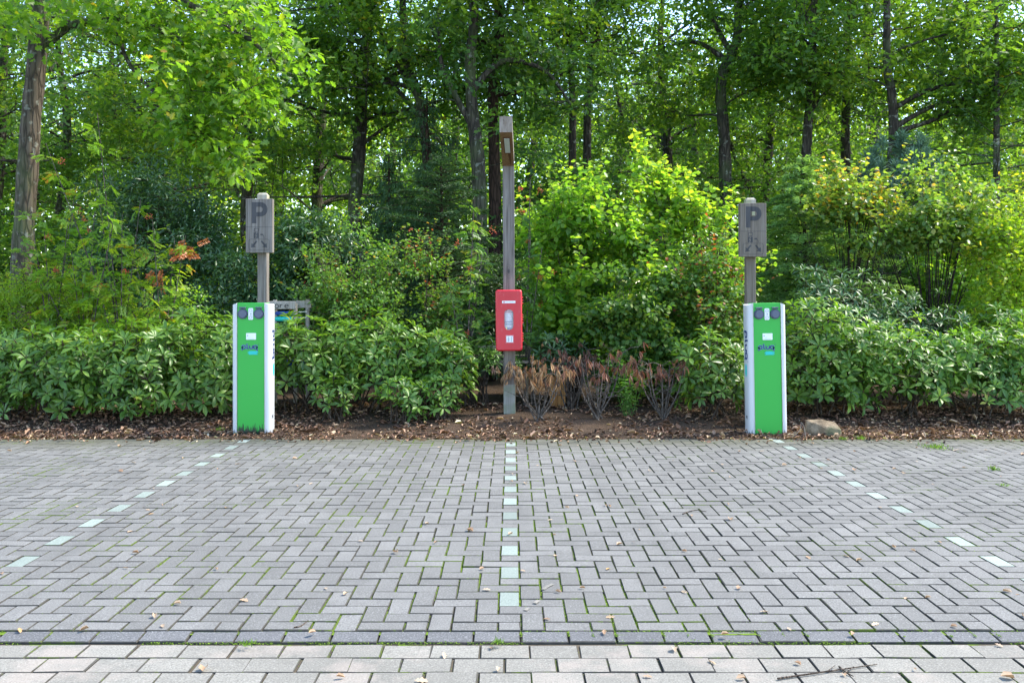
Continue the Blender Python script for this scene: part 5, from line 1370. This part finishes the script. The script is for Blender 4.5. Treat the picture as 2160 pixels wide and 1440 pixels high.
def play():
    d = 12.0; s = d / F; root = thing('play_frame', 'wooden play frame with blue and teal rollers behind the left charging post', 'play frame', ((600 - 1080) * s, d, 0))
    X = lambda px: (px - 600) * s
    Z = lambda py: CAMZ - (py - HY) * s
    def pole(px, pt, w_, dy=0): 
        m_ = MB(); tube(m_, [(X(px), dy, 0), (X(px) + .004, dy, Z(pt) * .5), (X(px), dy, Z(pt))], [w_ / 2 * 1.05, w_ / 2, w_ / 2 * .96], 10, 0, .03, RNG); m_.obj('post', 'wood_play', root)
    pole(578, 632, .055, .06); pole(621, 640, .052, .05); pole(638, 631, .058, .3)
    m_ = MB(); box(m_, (X(596), -.01, Z(643.5)), (X(623) - X(566), .03, .105), 0, .006); bd = m_.obj('name_board', 'wood_play', root)
    m_ = MB(); box(m_, (X(630), .29, Z(642)), (.20, .03, .1), 0, .004); m_.obj('crossbar', 'wood_play', root)
    mp = lambda u, v, h: (X(578) + u, -.0255 - h, Z(649) + v)
    q = .043
    m_ = MB()
    ribbon(m_, [(-.045, q * .9), (-.02, q), (-.012, q * .6), (-.012, 0)], .010, mp, .002, 0)
    ribbon(m_, disc(.042, q * .5, .024, 14), .011, mp, .002, 0, True)
    ribbon(m_, [(.085, q * 1.05), (.088, q * .5), (.088, 0)], .011, mp, .002, 0); ribbon(m_, [(.088, q * .6), (.1, q * .95), (.118, q)], .010, mp, .002, 0)
    ribbon(m_, [(.150, q * .5), (.195, q * .55)] + arc(.172, q * .5, .023, .024, 20, 320, 12), .010, mp, .002, 0)
    m_.obj('lettering', 'black', bd)
    for py, r, mt in ((661, .028, 'blue'), (673, .033, 'roll_teal')):
        m_ = MB(); tube(m_, [(X(579), .06, Z(py)), (X(600), .06, Z(py)), (X(617), .06, Z(py))], r, 14); m_.obj('roller', mt, root)
    for py in (659, 671): m_ = MB(); tube(m_, [(X(560), .06, Z(py)), (X(600), .06, Z(py + .5)), (X(640), .2, Z(py - 1))], .006, 5); m_.obj('cord', 'rope', root)
play()
def sheet_blue():
    d = 12.3; rng = np.random.default_rng(12); s = d / F
    xs = np.linspace(600, 712, 15); V = []; 
    for row, py in enumerate((757, 768, 778)):
        for x in xs: V.append(((x - 1080) * s, d + .04 * math.sin(x * .1 + row), CAMZ - (py + rng.normal(0, 1.5) - HY) * s))
    mb = MB(); n = 15; Q = [[r * n + k, r * n + k + 1, (r + 1) * n + k + 1, (r + 1) * n + k] for r in range(2) for k in range(n - 1)]
    mb.add(V, Q, 0); mb.add([(x, y + .02, z) for x, y, z in V], Q, 0)
    o = mb.obj('blue_tarpaulin', 'blue'); tag(o, 'crumpled blue sheet glimpsed through the rhododendron right of the left charger', 'tarpaulin')
sheet_blue()
def bench():
    d = 12.6; s = d / F; root = thing('picnic_table', 'tan wooden picnic table glimpsed left of the lamp post', 'table', ((1020 - 1080) * s, d, 0)); Z = lambda py: CAMZ - (py - HY) * s
    for k in range(4): m_ = MB(); box(m_, (0, .1 * k, Z(734)), (1.5, .092, .035), 0, .004); m_.obj('plank', 'wood_tan', root)
    for y in (-.35, .75): m_ = MB(); box(m_, (0, y, Z(759)), (1.5, .18, .035), 0, .004); m_.obj('seat', 'wood_tan', root)
    for x in (-.6, .6): m_ = MB(); box(m_, (x, .15, .38), (.05, .09, .72), 0); m_.obj('leg', 'wood_tan', root)
bench()

# chalky scuffs across three stones of the right bay
def scuff():
    mb = MB()
    for a, b in (((1145, 1244), (1166, 1232)), ((1128, 1273), (1137, 1267)), ((1108, 1288), (1116, 1283))):
        P = []
        for px, py in (a, ((a[0] + b[0]) / 2, (a[1] + b[1]) / 2 - 1), b):
            d = CAMZ * F / (py - HY); P.append(((px - 1080) / F * d, d))
        ribbon(mb, P, .02, lambda u, v, h: (u, v, .0035 + h), .0008, 0)
    o = mb.obj('chalk_scuff', 'paver_light', lot)
scuff()
# ------------------------------------------------------------------ small things on the paving
FL = []
for k in range(7):
    rng = np.random.default_rng(200 + k); mb = MB(); L = rng.uniform(.035, .06)
    add_leaves(mb, np.array([[-L / 2, 0, .004]]), np.array([[1, 0, rng.uniform(-.1, .15)]]), np.array([[rng.normal(0, .2), rng.normal(0, .2), 1]]), L, L * rng.uniform(.45, .8), 'oak' if k % 2 else 'curl', 0, np.array([rng.random()])); FL.append(mb.mesh('fallen_leaf', ['fallen']))
rng = np.random.default_rng(210)
GL = 'fallen leaves scattered over the paving'
spots = []
for k in range(150):
    y = 2.9 + rng.random() ** .9 * 6.7; x = rng.uniform(-.6, .6) * y
    if x < 0 and rng.random() < .3: x = -x
    spots.append((x, y))
for px, py in ((1780, 1440), (718, 1422), (888, 1430), (1178, 1250), (1228, 1242), (1288, 1303), (688, 1242), (760, 1142), (1665, 1328), (1530, 1340), (1847, 1318), (1930, 1405), (430, 1405), (178, 1330)):
    d = CAMZ * F / (py - HY); spots.append(((px - 1080) / F * d, d))
for x, y in spots:
    o = bpy.data.objects.new('fallen_leaf', FL[rng.integers(7)]); COL.objects.link(o); o.location = (x, y, (-.012 if y < 4.05 else .004)); o.rotation_euler = (rng.normal(0, .1), rng.normal(0, .1), rng.uniform(0, 6.3)); s = rng.uniform(.4, .95); o.scale = (s, s, s)
    tag(o, 'small dry tan leaf lying on the paving', 'leaf', GL)
for (a, b, lab) in (((1640, 1425), (1850, 1395), 'long thin reddish twig on the pale paving at lower right'), ((1770, 1400), (1800, 1420), 'short forked twig with bark on the pale paving'), ((555, 925), (625, 934), 'dark twig lying by the planting edge right of the left charger'), ((2010, 951), (2040, 954), 'pale stick lying on the paving at far right'), ((1440, 1085), (1490, 1080), 'short thin twig on the right parking bay'), ((620, 1325), (650, 1310), 'hair thin twig on the left bay near the front edge')):
    P = []
    for (px, py) in (a, ((a[0] + b[0]) / 2, (a[1] + b[1]) / 2 + rng.normal(0, 2)), b):
        d = CAMZ * F / (py - HY); P.append(((px - 1080) / F * d, d, .006 if d > 4.06 else -.01))
    mb = MB(); tube(mb, smoothpath(P, 4), np.linspace(.0045, .002, 9), 5)
    if 'forked' in lab or 'long' in lab: tube(mb, [P[1], (P[1][0] + .05, P[1][1] + .05, P[1][2] + .004)], [.003, .0015], 4)
    o = mb.obj('twig', 'wood_tan' if 'pale stick' in lab else 'twig'); tag(o, lab, 'twig')
def tuft(px, py, r, n, label, leaf='grass', hgt=.05):
    rng = np.random.default_rng(int(px)); d = CAMZ * F / (py - HY); mb = MB(); P = rng.normal(0, r * .5, (n, 3)) * (1, 1, 0); D = rng.normal(0, .7, (n, 3)); D[:, 2] = abs(D[:, 2]) + .7
    add_leaves(mb, P, D, rng.normal(0, 1, (n, 3)), rng.uniform(.5, 1.1, n) * hgt, .004, 'rhomb', 0, rng.random(n))
    o = mb.obj('grass_tuft', leaf, loc=((px - 1080) / F * d, d, 0)); tag(o, label, 'grass')
tuft(1975, 945, .12, 160, 'largest grass tuft on the far right paving')
tuft(2098, 992, .04, 50, 'grass tuft alone in the right bay joints')
tuft(1815, 926, .06, 70, 'grass tuft by the planting edge right of the stone')
tuft(1780, 928, .04, 40, 'tiny grass tuft next to the stone')
tuft(2118, 1025, .03, 30, 'smallest grass tuft near the right edge', hgt=.03)
tuft(465, 908, .07, 60, 'grass tuft left of the left charging post')
tuft(520, 1360, .03, 40, 'little grass tuft in the front joint at left', hgt=.03)
tuft(1052, 1356, .02, 40, 'little grass tuft in the front joint near the middle', hgt=.03)
